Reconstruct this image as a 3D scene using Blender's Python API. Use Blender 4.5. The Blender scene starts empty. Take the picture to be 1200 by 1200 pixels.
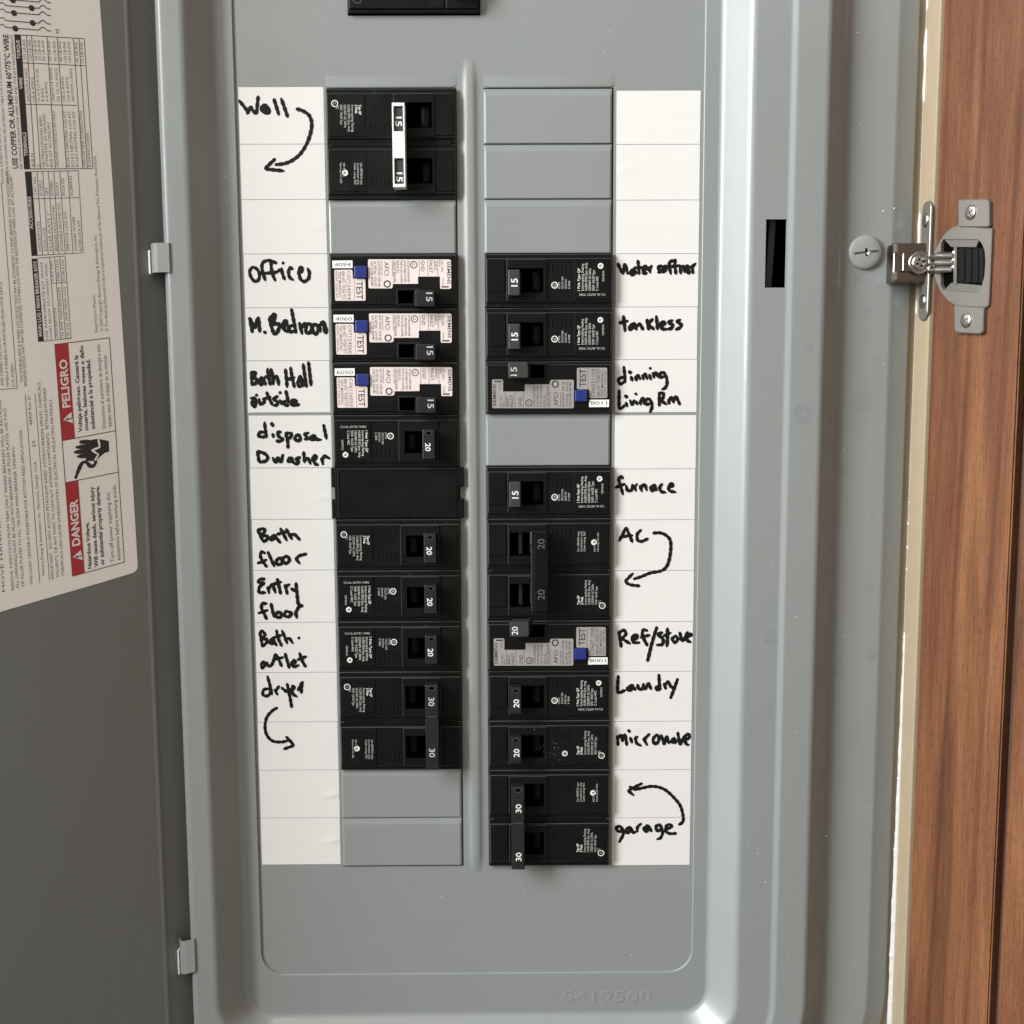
import bpy, bmesh, math, random
from mathutils import Vector, Matrix
random.seed(7)
S = bpy.context.scene
COL = S.collection

# ------------------------------------------------------------------ camera, world, lamps, exposure
# Panel coordinates in millimetres: u right, v up, w out of the wall.  World: X = u, Y = -w, Z = v + Z0.
Z0 = 1450.0
def W(p):
    return Vector((p[0] * .001, -p[2] * .001, (p[1] + Z0) * .001))

CAM = Vector((15.4798, 50.2281, 536.126))
FPX = 1292.0                                   # focal length in pixels of a 1200 px wide frame
RM = Matrix(((0.99996767, 0.00495862, -0.00632957),
             (-0.00422217, 0.9937575, 0.11148183),
             (0.00684285, -0.1114515, 0.99374632)))
cam_d = bpy.data.cameras.new('camera')
cam = bpy.data.objects.new('camera', cam_d)
COL.objects.link(cam)
S.camera = cam
cam_d.sensor_width = 36.0
cam_d.lens = 36.0 * FPX / 1200.0
cam_d.clip_start = 0.01
cam_d.clip_end = 50
B = Matrix(((1, 0, 0), (0, 0, -1), (0, 1, 0)))   # panel axes -> world axes
cam.matrix_world = Matrix.Translation(W(CAM)) @ (B @ RM).to_4x4()

world = bpy.data.worlds.new('World')
S.world = world
world.use_nodes = True
bg = world.node_tree.nodes['Background']
bg.inputs[1].default_value = 1.0
_nt = world.node_tree                           # ambient made brighter from the viewer's right to lift the door and its label
_tc = _nt.nodes.new('ShaderNodeTexCoord')
_dp = _nt.nodes.new('ShaderNodeVectorMath')
_dp.operation = 'DOT_PRODUCT'
_dp.inputs[1].default_value = Vector((0.72, -0.45, 0.53)).normalized()
_rp = _nt.nodes.new('ShaderNodeValToRGB')
_mr = _nt.nodes.new('ShaderNodeMapRange')
_mr.inputs[1].default_value, _mr.inputs[2].default_value = -1, 1
_nt.links.new(_tc.outputs['Generated'], _dp.inputs[0])
_nt.links.new(_dp.outputs['Value'], _mr.inputs[0])
_nt.links.new(_mr.outputs[0], _rp.inputs[0])
_e = _rp.color_ramp.elements
_e[0].position, _e[0].color = 0.25, (.07, .068, .062, 1)
_e[1].position, _e[1].color = 0.95, (.58, .555, .50, 1)
_nt.links.new(_rp.outputs[0], bg.inputs[0])

def lamp(name, loc, target, sx, sy, power, color):
    d = bpy.data.lights.new(name, 'AREA')
    d.shape = 'RECTANGLE'
    d.size, d.size_y = sx, sy
    d.energy = power
    d.color = color
    o = bpy.data.objects.new(name, d)
    COL.objects.link(o)
    o.location = W(loc)
    o.rotation_euler = (W(target) - W(loc)).to_track_quat('-Z', 'Y').to_euler()
    return o
lamp('window_light', (-1290, 540, 625), (60, -20, 0), 0.6, 1.0, 80, (0.93, 0.97, 1.0))
lamp('fill_light', (-620, 900, 640), (-100, -40, 0), 0.5, 0.5, 7.0, (1.0, 0.95, 0.88))  # added fill without a seen source, lifts the door label and left rim

vs = S.view_settings
vs.view_transform = 'Standard'
try:
    vs.look = 'None'
except Exception:
    pass
vs.exposure = 0.0
vs.gamma = 1.0
vs.use_curve_mapping = False

# ------------------------------------------------------------------ materials
def new_mat(name, col, rough=.5, metal=0.0, spec=.5, bump=None, var=None, coat=0.0):
    m = bpy.data.materials.new(name)
    m.use_nodes = True
    nt = m.node_tree
    b = nt.nodes['Principled BSDF']
    b.inputs['Base Color'].default_value = (*col, 1)
    b.inputs['Roughness'].default_value = rough
    b.inputs['Metallic'].default_value = metal
    b.inputs['Specular IOR Level'].default_value = spec
    b.inputs['Coat Weight'].default_value = coat
    b.inputs['Coat Roughness'].default_value = .22
    tc = nt.nodes.new('ShaderNodeTexCoord')
    if var:                                   # (scale, amount[, stretch])
        mp = nt.nodes.new('ShaderNodeMapping')
        mp.inputs['Scale'].default_value = var[2] if len(var) > 2 else (1, 1, 1)
        n = nt.nodes.new('ShaderNodeTexNoise')
        n.inputs['Scale'].default_value = var[0]
        n.inputs['Detail'].default_value = 5
        mx = nt.nodes.new('ShaderNodeMix')
        mx.data_type = 'RGBA'
        nt.links.new(tc.outputs['Object'], mp.inputs[0])
        nt.links.new(mp.outputs[0], n.inputs['Vector'])
        nt.links.new(n.outputs['Fac'], mx.inputs['Factor'])
        k = var[1]
        mx.inputs[6].default_value = (*[c * (1 - k) for c in col], 1)
        mx.inputs[7].default_value = (*[min(1, c * (1 + k)) for c in col], 1)
        nt.links.new(mx.outputs[2], b.inputs['Base Color'])
    if bump:                                  # list of (scale, distance, stretch)
        prev = None
        for sc, dist, st in bump:
            mp = nt.nodes.new('ShaderNodeMapping')
            mp.inputs['Scale'].default_value = st
            n = nt.nodes.new('ShaderNodeTexNoise')
            n.inputs['Scale'].default_value = sc
            n.inputs['Detail'].default_value = 3
            bp = nt.nodes.new('ShaderNodeBump')
            bp.inputs['Strength'].default_value = 1
            bp.inputs['Distance'].default_value = dist
            nt.links.new(tc.outputs['Object'], mp.inputs[0])
            nt.links.new(mp.outputs[0], n.inputs['Vector'])
            nt.links.new(n.outputs['Fac'], bp.inputs['Height'])
            if prev:
                nt.links.new(prev.outputs[0], bp.inputs['Normal'])
            prev = bp
        nt.links.new(prev.outputs[0], b.inputs['Normal'])
    return m

ONE = (1, 1, 1)
M = {}
M['paint'] = new_mat('gray_enamel', (.226, .239, .232), .32, spec=.5, coat=.14,
                     bump=[(700, .000035, ONE), (14, .0004, ONE)], var=(9, .06))
M['door_paint'] = new_mat('gray_enamel_darker', (.135, .138, .126), .45, bump=[(700, .00004, ONE), (9, .0012, (1, 1, .5))], var=(7, .06))  # the cover's enamel, made darker for the open door
M['stain'] = new_mat('water_mark', (.207, .221, .217), .28)
M['fleck'] = new_mat('white_fleck', (.8, .8, .78), .5)
M['black'] = new_mat('black_plastic', (.0045, .0045, .0043), .42, spec=.16, bump=[(1500, .00002, ONE), (60, .0001, ONE)], var=(90, .3))
M['black2'] = new_mat('black_plastic_handle', (.012, .012, .0115), .38, spec=.4, bump=[(1500, .00002, ONE)])
M['handle'] = new_mat('black_plastic_lightened', (.033, .033, .032), .45, bump=[(1500, .00002, ONE)])  # handle plastic lightened, the light on the handle faces put into its colour
M['edge'] = new_mat('black_edge_glint', (.038, .038, .036), .45, spec=.4)  # highlights along moulded edges, put into the colour as a lighter black
M['void'] = new_mat('deep_black', (.0012, .0012, .0012), .9, spec=.02)
M['print'] = new_mat('white_print', (.72, .72, .70), .6)
M['fade'] = new_mat('grey_print', (.46, .46, .44), .6, var=(500, .35))
M['faint'] = new_mat('moulded_mark', (.085, .085, .082), .5)
M['paper'] = new_mat('white_paper', (.665, .65, .625), .75, spec=.2, bump=[(6, .0007, (1, 1, 3)), (220, .00004, (1, 1, 2))], var=(30, .015))
M['fold'] = new_mat('paper_fold', (.62, .60, .57), .8)
M['ink'] = new_mat('marker_ink', (.006, .005, .006), .6, spec=.18, var=(500, .4))
M['tag'] = new_mat('pink_white_sticker', (.70, .605, .57), .4, var=(120, .10))
M['tag_grey'] = new_mat('silver_sticker', (.30, .282, .265), .38, var=(150, .10))
M['tag_white'] = new_mat('white_sticker', (.80, .79, .77), .5)
M['dark_print'] = new_mat('dark_print', (.02, .02, .02), .6)
M['grey_ink'] = new_mat('soft_print', (.075, .066, .064), .6)
M['blue'] = new_mat('blue_button', (.010, .022, .16), .4)
M['nickel'] = new_mat('brushed_nickel', (.46, .43, .39), .27, metal=1, bump=[(500, .00003, (1, 1, 8))])
M['dark_nickel'] = new_mat('dark_nickel', (.20, .165, .145), .22, metal=1, bump=[(500, .00003, (1, 1, 8))])  # nickel with the dark surroundings it reflects put into its colour
M['cheek'] = new_mat('grey_zinc', (.14, .13, .115), .5, metal=.6)  # grey inner walls of the hinge cup
M['dull'] = new_mat('cast_zinc', (.175, .16, .138), .38, metal=.5, bump=[(700, .00004, ONE)])
M['alu'] = new_mat('pale_metal', (.86, .86, .85), .38, metal=.35, bump=[(400, .00003, ONE)])
M['screw'] = new_mat('grey_screw_paint', (.25, .258, .25), .45, bump=[(400, .0001, ONE)], var=(150, .12))
M['beige'] = new_mat('beige_paint', (.28, .218, .142), .5, bump=[(150, .00015, ONE)], var=(60, .06))
M['plaster'] = new_mat('broken_plaster', (.44, .43, .40), .9, bump=[(300, .0006, ONE)])
M['cavity'] = new_mat('dark_cavity', (.05, .048, .045), .8)
M['label'] = new_mat('printed_label_stock', (.93, .89, .86), .55, bump=[(6, .0006, ONE)], var=(14, .02))
M['red'] = new_mat('red_print', (.42, .028, .032), .5)

def smudges(m, scale, lo, hi):
    nt = m.node_tree
    tc = nt.nodes.new('ShaderNodeTexCoord')
    n = nt.nodes.new('ShaderNodeTexNoise')
    n.inputs['Scale'].default_value = scale
    n.inputs['Detail'].default_value = 6
    n.inputs['Roughness'].default_value = .65
    r = nt.nodes.new('ShaderNodeMapRange')
    r.inputs[1].default_value, r.inputs[2].default_value, r.inputs[3].default_value, r.inputs[4].default_value = .3, .7, lo, hi
    nt.links.new(tc.outputs['Object'], n.inputs['Vector'])
    nt.links.new(n.outputs['Fac'], r.inputs[0])
    nt.links.new(r.outputs[0], nt.nodes['Principled BSDF'].inputs['Roughness'])
smudges(M['paint'], 38, .30, .47)
smudges(M['black'], 70, .32, .55)

def wood_mat():
    m = bpy.data.materials.new('brown_wood_grain')
    m.use_nodes = True
    nt = m.node_tree
    L = nt.links.new
    b = nt.nodes['Principled BSDF']
    b.inputs['Roughness'].default_value = .6
    b.inputs['Specular IOR Level'].default_value = .25
    uv = nt.nodes.new('ShaderNodeUVMap')
    def noise(sx, sy, detail, dist=0.0, off=0):
        mp = nt.nodes.new('ShaderNodeMapping')
        mp.inputs['Scale'].default_value = (sx, sy, 1)
        mp.inputs['Location'].default_value = (off, off * .7, 0)
        n = nt.nodes.new('ShaderNodeTexNoise')
        n.inputs['Scale'].default_value = 1
        n.inputs['Detail'].default_value = detail
        n.inputs['Distortion'].default_value = dist
        L(uv.outputs[0], mp.inputs[0])
        L(mp.outputs[0], n.inputs['Vector'])
        return n.outputs['Fac']
    def ramp(src, stops):
        r = nt.nodes.new('ShaderNodeValToRGB')
        e = r.color_ramp.elements
        e[0].position, e[0].color = stops[0][0], (*stops[0][1], 1)
        e[1].position, e[1].color = stops[-1][0], (*stops[-1][1], 1)
        for p, c in stops[1:-1]:
            x = e.new(p)
            x.color = (*c, 1)
        L(src, r.inputs[0])
        return r.outputs[0]
    def mix(a, c, f, mode='MULTIPLY'):
        x = nt.nodes.new('ShaderNodeMix')
        x.data_type = 'RGBA'
        x.blend_type = mode
        x.inputs['Factor'].default_value = f
        L(a, x.inputs[6])
        L(c, x.inputs[7])
        return x.outputs[2]
    base = ramp(noise(.055, .0045, 5, 1.2), [(.30, (.078, .029, .0115)), (.5, (.131, .0505, .0208)), (.70, (.186, .077, .0325))])
    fine = ramp(noise(1.6, .035, 6, .2, 4), [(.3, (.62, .56, .52)), (.62, (1, 1, 1))])
    pores = ramp(noise(3.2, .22, 3, 0, 9), [(.34, (.55, .48, .45)), (.46, (1, 1, 1))])
    # a few long wandering dark growth lines
    wv = nt.nodes.new('ShaderNodeTexWave')
    wv.wave_type = 'BANDS'
    wv.bands_direction = 'X'
    wv.inputs['Scale'].default_value = .016
    wv.inputs['Distortion'].default_value = 14
    wv.inputs['Detail'].default_value = 3
    wv.inputs['Detail Scale'].default_value = .35
    mp = nt.nodes.new('ShaderNodeMapping')
    mp.inputs['Scale'].default_value = (1, .05, 1)
    L(uv.outputs[0], mp.inputs[0])
    L(mp.outputs[0], wv.inputs['Vector'])
    lines = ramp(wv.outputs['Fac'], [(0, (.45, .36, .3)), (.03, (.7, .62, .58)), (.09, (1, 1, 1))])
    c = mix(base, fine, .9)
    c = mix(c, pores, .8)
    c = mix(c, ramp(noise(7, .9, 2, 0, 17), [(.36, (.62, .56, .52)), (.48, (1, 1, 1))]), .6)
    c = mix(c, lines, .5)
    L(c, b.inputs['Base Color'])
    bp = nt.nodes.new('ShaderNodeBump')
    bp.inputs['Strength'].default_value = .6
    bp.inputs['Distance'].default_value = .0002
    L(noise(2.4, .08, 5), bp.inputs['Height'])
    L(bp.outputs[0], b.inputs['Normal'])
    return m
M['wood'] = wood_mat()
M['groove'] = new_mat('groove_stain', (.035, .014, .007), .7)

# ------------------------------------------------------------------ mesh helpers
ID = lambda p, q, w: Vector((p, q, w))
class MB:
    """collects faces in panel millimetres and links them as one mesh object"""
    def __init__(s):
        s.v, s.f, s.m, s.s, s.uv = [], [], [], [], []
    def add(s, verts, faces, mat, smooth=False, T=None, uv=None):
        n = len(s.v)
        flip = False
        if T:
            o = T(0, 0, 0)
            a, b, c = T(1, 0, 0) - o, T(0, 1, 0) - o, T(0, 0, 1) - o
            flip = a.cross(b).dot(c) < 0
            verts = [T(*p) for p in verts]
        s.v += [Vector(p) for p in verts]
        s.uv += uv if uv else [(0, 0)] * len(verts)
        for f in faces:
            f = [i + n for i in f]
            s.f.append(f[::-1] if flip else f)
            s.m.append(mat)
            s.s.append(smooth)
    def box(s, a, b, mat, bevel=0.0, seg=2, T=None, smooth=False):
        (x0, y0, z0), (x1, y1, z1) = a, b
        bm = bmesh.new()
        bmesh.ops.create_cube(bm, size=1)
        for v in bm.verts:
            v.co = Vector(((x0 + x1) / 2 + v.co.x * (x1 - x0), (y0 + y1) / 2 + v.co.y * (y1 - y0), (z0 + z1) / 2 + v.co.z * (z1 - z0)))
        if bevel:
            bmesh.ops.bevel(bm, geom=bm.edges[:], offset=bevel, segments=seg, affect='EDGES', profile=.5)
        bm.verts.index_update()
        s.add([v.co.copy() for v in bm.verts], [[v.index for v in f.verts] for f in bm.faces], mat, smooth, T)
        bm.free()
    def prism(s, poly, z0, z1, mat, chamfer=0.0, T=None, side=None):
        """polygon (counter-clockwise) raised from z0 to z1 with a chamfered top"""
        a = sum(poly[i][0] * poly[(i + 1) % len(poly)][1] - poly[(i + 1) % len(poly)][0] * poly[i][1] for i in range(len(poly)))
        if a < 0:
            poly = poly[::-1]
        n = len(poly)
        rings = [[(x, y, z0) for x, y in poly]]
        if chamfer:
            rings.append([(x, y, z1 - chamfer) for x, y in poly])
            ins = []
            for i in range(n):
                p0, p1, p2 = Vector(poly[i - 1]), Vector(poly[i]), Vector(poly[(i + 1) % n])
                d1, d2 = (p1 - p0).normalized(), (p2 - p1).normalized()
                n1, n2 = Vector((-d1.y, d1.x)), Vector((-d2.y, d2.x))
                k = (n1 + n2)
                k = k / max(.3, k.dot(n1))
                q = p1 + k * chamfer
                ins.append((q.x, q.y, z1))
            rings.append(ins)
        else:
            rings.append([(x, y, z1) for x, y in poly])
        vs_, fs = [], []
        for r in rings:
            vs_ += r
        for k in range(len(rings) - 1):
            for i in range(n):
                j = (i + 1) % n
                fs.append([k * n + i, k * n + j, (k + 1) * n + j, (k + 1) * n + i])
        s.add(vs_, fs, mat if side is None else side, False, T)
        s.add(rings[-1], [list(range(n))], mat, False, T)
    def frame(s, o, i, z0, z1, zin, mat, T=None, c=.22, inner=None, floor=None, bottom=True):
        """raised rectangular frame o=(x0,y0,x1,y1) round an opening i, walls down to zin"""
        def ring(r, z, d):
            return [(r[0] + d, r[1] + d, z), (r[2] - d, r[1] + d, z), (r[2] - d, r[3] - d, z), (r[0] + d, r[3] - d, z)]
        R = [ring(o, z0, 0), ring(o, z1 - c, 0), ring(o, z1, c), ring(i, z1, 0), ring(i, zin, 0)]
        for k in range(4):
            vs_ = R[k] + R[k + 1]
            fs = [[a, (a + 1) % 4, 4 + (a + 1) % 4, 4 + a] for a in range(4)]
            s.add(vs_, fs, (inner if (k == 3 and inner is not None) else ('edge' if (k == 1 and mat == 'black') else mat)), False, T)
        if bottom:
            s.add(R[4], [[0, 1, 2, 3]], floor if floor is not None else mat, False, T)
    def tube(s, pts, r, mat, n=8, T=None, smooth=True):
        pts = [Vector(p) for p in pts]
        vs_, fs = [], []
        for i, p in enumerate(pts):
            d = (pts[min(i + 1, len(pts) - 1)] - pts[max(i - 1, 0)]).normalized()
            a = d.cross(Vector((.13, .31, .94))).normalized()
            b = d.cross(a)
            for k in range(n):
                t = 2 * math.pi * k / n
                vs_.append(p + (a * math.cos(t) + b * math.sin(t)) * r)
        for i in range(len(pts) - 1):
            for k in range(n):
                fs.append([i * n + k, i * n + (k + 1) % n, (i + 1) * n + (k + 1) % n, (i + 1) * n + k])
        fs.append(list(range(n))[::-1])
        fs.append([(len(pts) - 1) * n + k for k in range(n)])
        s.add(vs_, fs, mat, smooth, T)
    def lathe(s, O, X, Y, Z, prof, mat, n=32, smooth=True):
        """prof = (r, z) pairs round axis Z at O"""
        vs_, fs = [], []
        for r, z in prof:
            for k in range(n):
                t = 2 * math.pi * k / n
                vs_.append(O + X * (r * math.cos(t)) + Y * (r * math.sin(t)) + Z * z)
        for i in range(len(prof) - 1):
            for k in range(n):
                fs.append([i * n + k, i * n + (k + 1) % n, (i + 1) * n + (k + 1) % n, (i + 1) * n + k])
        fs.append([(len(prof) - 1) * n + k for k in range(n)])
        s.add(vs_, fs, mat, smooth)
    def annulus(s, O, X, Y, r0, r1, mat, n=24, wob=0.0):
        vs_ = []
        for k in range(n):
            t = 2 * math.pi * k / n
            e = 1 + wob * math.sin(3 * t + r1 * 7) + wob * .7 * math.sin(2 * t + r0 * 3)
            d = X * math.cos(t) + Y * math.sin(t)
            vs_ += [O + d * r0 * e, O + d * r1 * e]
        fs = [[2 * k, 2 * k + 1, 2 * ((k + 1) % n) + 1, 2 * ((k + 1) % n)] for k in range(n)]
        s.add(vs_, fs, mat)
    def text(s, string, O, X, Y, mat, bold=0.0, fit=None, align=0):
        """flat lettering: X spans the whole string (or one unit per cap height when fit is 'h'), Y one cap height"""
        vs_, fs, wd = glyphs(string, bold)
        k = 1.0 / wd if fit is None else 1.0
        dx = 0
        s.add([O + X * ((x * k) + dx) + Y * y for x, y in vs_], fs, mat)
    def stroke(s, pts, N, r, mat, lift=0.0):
        """round-ended pen line through pts on the plane with normal N"""
        pts = resample(pts, r * .8)
        N = N.normalized()
        a = Vector((1, 0, 0))
        a = (a - N * a.dot(N)).normalized()
        b = N.cross(a)
        r0, ph = r, pts[0].x * 3.1 + pts[0].y * 1.7
        m = len(pts)
        for i, p in enumerate(pts):
            r = r0 * (1 + .14 * math.sin(i * .55 + ph) + .09 * math.sin(i * 1.7 + ph * 2))
            if m > 4:
                r *= min(1, .72 + .12 * i, .66 + .12 * (m - 1 - i))
            p = p + N * (lift + i * .0006)
            n = 10
            s.add([p + a * r * math.cos(2 * math.pi * k / n) + b * r * math.sin(2 * math.pi * k / n) for k in range(n)], [list(range(n))], mat)
            if i:
                q = pts[i - 1] + N * (lift + i * .0006 - .0003)
                p2 = p - N * .0003
                d = (p2 - q)
                if d.length > 1e-6:
                    e = N.cross(d.normalized()) * r
                    s.add([q - e, p2 - e, p2 + e, q + e], [[0, 1, 2, 3]], mat)
    def build(s, name, parent=None, origin=None, sharp=None):
        o0 = W(origin) if origin is not None else (parent_origin(parent) if parent else W((0, 0, 0)))
        me = bpy.data.meshes.new(name)
        me.from_pydata([W(p) - o0 for p in s.v], [], s.f)
        order = []
        for k in s.m:
            if k not in order:
                order.append(k)
        for k in order:
            me.materials.append(M[k])
        me.polygons.foreach_set('material_index', [order.index(k) for k in s.m])
        me.polygons.foreach_set('use_smooth', s.s)
        if any(u != (0, 0) for u in s.uv):
            ul = me.uv_layers.new(name='UVMap')
            for lp in me.loops:
                ul.data[lp.index].uv = s.uv[lp.vertex_index]
        me.update()
        o = bpy.data.objects.new(name, me)
        COL.objects.link(o)
        if parent:
            o.parent = parent
        else:
            o.location = o0
        return o

ORIG = {}
def parent_origin(o):
    p = Vector((0, 0, 0))
    while o is not None:
        p += o.location
        o = o.parent
    return p

GC = {}
def glyphs(string, bold=0.0):
    key = (string, bold)
    if key not in GC:
        cu = bpy.data.curves.new('lettering', 'FONT')
        cu.body = string
        cu.size = 1.0
        cu.resolution_u = 2 if len(string) > 6 else 4
        cu.offset = bold
        ob = bpy.data.objects.new('lettering', cu)
        me = ob.to_mesh()
        cap = 0.72
        vs_ = [(v.co.x / cap, v.co.y / cap) for v in me.vertices]
        fs = [list(p.vertices) for p in me.polygons]
        ob.to_mesh_clear()
        bpy.data.objects.remove(ob)
        bpy.data.curves.remove(cu)
        if not vs_:
            vs_, fs = [(0, 0), (1, 0), (1, .01)], []
        x0 = min(x for x, y in vs_)
        x1 = max(x for x, y in vs_)
        GC[key] = ([(x - x0, y) for x, y in vs_], fs, max(x1 - x0, .01))
    return GC[key]

def resample(pts, step):
    pts = [Vector(p) for p in pts]
    if len(pts) == 1:
        return pts
    if len(pts) == 2:
        n = max(2, int((pts[1] - pts[0]).length / step) + 1)
        return [pts[0].lerp(pts[1], k / (n - 1)) for k in range(n)]
    out = []
    P = [pts[0] * 2 - pts[1]] + pts + [pts[-1] * 2 - pts[-2]]
    for i in range(1, len(P) - 2):
        p0, p1, p2, p3 = P[i - 1:i + 3]
        n = max(2, int((p2 - p1).length / step) + 1)
        for k in range(n):
            t = k / n
            out.append(.5 * ((2 * p1) + (p2 - p0) * t + (2 * p0 - 5 * p1 + 4 * p2 - p3) * t * t + (3 * p1 - p0 - 3 * p2 + p3) * t ** 3))
    out.append(pts[-1])
    return out

# measurements taken on the photograph, turned into points of a real plane of the panel
def ray(x, y):
    return RM @ Vector(((x - 600) / FPX, (600 - y) / FPX, -1.0))
def at(x, y, w):
    d = ray(x, y)
    return CAM + d * ((w - CAM.z) / d.z)
def on(x, y, O, n):
    d = ray(x, y)
    return CAM + d * ((O - CAM).dot(n) / d.dot(n))

def tag(o, label=None, cat=None, group=None, kind=None):
    if label: o['label'] = label
    if cat: o['category'] = cat
    if group: o['group'] = group
    if kind: o['kind'] = kind
    return o
def thing(name, loc, label, cat, group=None, parent=None):
    o = bpy.data.objects.new(name, None)
    COL.objects.link(o)
    o.empty_display_size = .01
    o.location = W(loc)
    return tag(o, label, cat, group)

VROW = lambda k: 189.9 - 25.33 * k
UX = 67.2                                           # outer end of the breaker columns
LEN = 60.5

# ------------------------------------------------------------------ wall, cabinet frame
wl = MB()
wl.box((-700, -700, -140), (-222, 800, -6), 'plaster')
wl.box((-222, -700, -140), (212.4, -335, -6), 'plaster')
wl.box((-222, 520, -140), (212.4, 800, -6), 'plaster')
wall_ = tag(wl.build('wall', origin=(-400, 0, -6)), kind='structure')

# ------------------------------------------------------------------ the panel: cover, dead front, door
panel = thing('breaker_panel', (0, -300, 0), 'gray steel electrical panel, door open, two columns of black breakers', 'electrical panel')

right = [(110.0, .03), (110.0, .7), (110.12, .92), (110.4, 1.0), (117.0, 1.0), (118.2, 1.4), (119.2, 2.2), (120.2, 3.4), (127.4, 11.3),
         (128.4, 12.5), (129.4, 13.35), (130.4, 13.85), (131.6, 14.0), (137.2, 14.0), (146.8, 14.0), (147.3, 14.06), (147.8, 14.22), (149.2, 14.78),
         (149.7, 14.94), (150.2, 15.0), (163.2, 15.0), (164.6, 14.8), (165.8, 14.3), (166.8, 13.5), (172.4, 8.7), (173.4, 7.9), (174.6, 7.3), (176.2, 7.0),
         (198.3, 7.0), (199.6, 6.7), (200.8, 6.3), (208.4, 4.3), (208.9, 3.9), (209.0, -6.0)]
left = [(-u, w) for u, w in right[:13]] + [(-133.4, 14.0), (-135.20, 14.00), (-138.90, 14.00), (-139.58, 13.94), (-140.23, 13.76), (-140.85, 13.48), (-141.41, 13.09), (-141.89, 12.61), (-142.28, 12.05), (-142.56, 11.43), (-142.76, 10.64), (-142.9, 3.0), (-143.0, 1.6), (-143.3, .9), (-144.2, .5),
        (-165, .4), (-170, .4), (-190, .4), (-207.8, .3), (-208.3, 0), (-208.4, -6)]
def side_v(i, sgn):
    u, w = right[i]
    if i < 4:
        return (-(247.5 + (u - 110)) if sgn < 0 else 400 + (u - 110)), w
    return (-(u + 151.8) if sgn < 0 else u + 290), w
rad = [12 + (right[i][0] - 110) if i < 4 else 13 + (right[i][0] - 117) for i in range(len(right))]
def sup(seq):
    return seq
loops = []
SLOT = (96.4, 127.6)
NC = 26
for i in range(len(right)):
    uR, wR = right[i]
    uL, wL = left[i]
    vB, wB = side_v(i, -1)
    vT, wT = side_v(i, 1)
    r = rad[i]
    lp = [(uR, vB + r + 3, wR), (uR, 40, wR), (uR, SLOT[0], wR), (uR, SLOT[1], wR), (uR, 200, wR), (uR, vT - r, wR)]
    rl = min(r, -uL - 98)
    mid_ = (uL + rl + 3, vB, wB)
    for (cu, cv, a0, wa, wb, rr) in ((uR - r, vT - r, 0, wR, wT, r), (uL + rl, vT - rl, 90, wT, wL, rl), (uL + rl, vB + rl, 180, wL, wB, rl), (uR - r, vB + r, 270, wB, wR, r)):
        for k in range(NC + 1):
            t = math.radians(a0 + 90 * k / NC)
            f = k / NC
            f = f * f * (3 - 2 * f)
            if k == 0 and a0 == 270: lp += [mid_, (uR - r - 3, vB, wB)]
            if k == 0 and a0 == 180: lp.append((uL, vB + rl + 3, wL))
            lp.append((cu + rr * math.cos(t), cv + rr * math.sin(t), wa * (1 - f) + wb * f))
    loops.append(lp)
# support loops keep the flats flat under smooth shading
full = [loops[0]]
for i in range(1, len(loops)):
    seg = max((Vector(a) - Vector(b)).length for a, b in zip(loops[i - 1][:5], loops[i][:5]))
    if seg > 3.5:
        for f in (.5 / seg, 1 - .5 / seg):
            full.append([tuple(Vector(a).lerp(Vector(b), f)) for a, b in zip(loops[i - 1], loops[i])])
    full.append(loops[i])
tc = MB()
n = len(full[0])
vs_ = [p for lp in full for p in lp]
fs = []
for i in range(len(full) - 1):
    for k in range(n):
        j = (k + 1) % n
        if k == 2 and 137.1 <= full[i][2][0] <= 146.9 and 137.1 <= full[i + 1][2][0] <= 146.9:
            continue                                  # the latch slot
        fs.append([i * n + k, (i + 1) * n + k, (i + 1) * n + j, i * n + j])
tc.add(vs_, fs, 'paint', True)
# slot lining
a, b = (137.2, SLOT[0]), (146.8, SLOT[1])
for p, q in (((a[0], a[1]), (a[0], b[1])), ((a[0], b[1]), (b[0], b[1])), ((b[0], b[1]), (b[0], a[1])), ((b[0], a[1]), (a[0], a[1]))):
    tc.add([(p[0], p[1], 14), (q[0], q[1], 14), (q[0], q[1], 12.9), (p[0], p[1], 12.9)], [[0, 1, 2, 3]], 'paint')
# pressed dimples along the left rim
for x, y in ((196, 233), (210, 376), (226, 1061), (233, 1176)):
    c = at(x, y, 12.6)
    prof = [(2.4 * math.cos(t), .9 * math.sin(t)) for t in [0, .3, .6, .9, 1.2, 1.5]]
    tc.lathe(Vector((c.x + .5, c.y, 11.9)), Vector((.7, 0, .5)), Vector((0, 1, 0)), Vector((-.5, 0, .8)).normalized(), prof, 'paint', 16)
# raised part number on the lower rail
def raised(mb, string, O, X, Y, mat, h):
    vs2, fs2, wd = glyphs(string, .0)
    N = X.cross(Y).normalized()
    top = [O + X * (x / wd) + Y * y + N * h for x, y in vs2]
    mb.add(top, fs2, mat)
    # skirt round the outline edges
    ec = {}
    for f in fs2:
        for i in range(len(f)):
            e = (f[i], f[(i + 1) % len(f)])
            ec[e] = 1
    for (i, j) in list(ec):
        if (j, i) not in ec:
            d = (top[j] - top[i])
            if d.length < 1e-6:
                continue
            out = d.normalized().cross(N) * .35
            mb.add([top[i], top[j], top[j] - N * h + out, top[i] - N * h + out], [[0, 3, 2, 1]], mat)
p0, p1 = at(660, 1174, 1.0), at(763, 1174, 1.0)
raised(tc, '5419500', p0, p1 - p0, at(660, 1161, 1.0) - p0, 'paint', .11)
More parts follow.
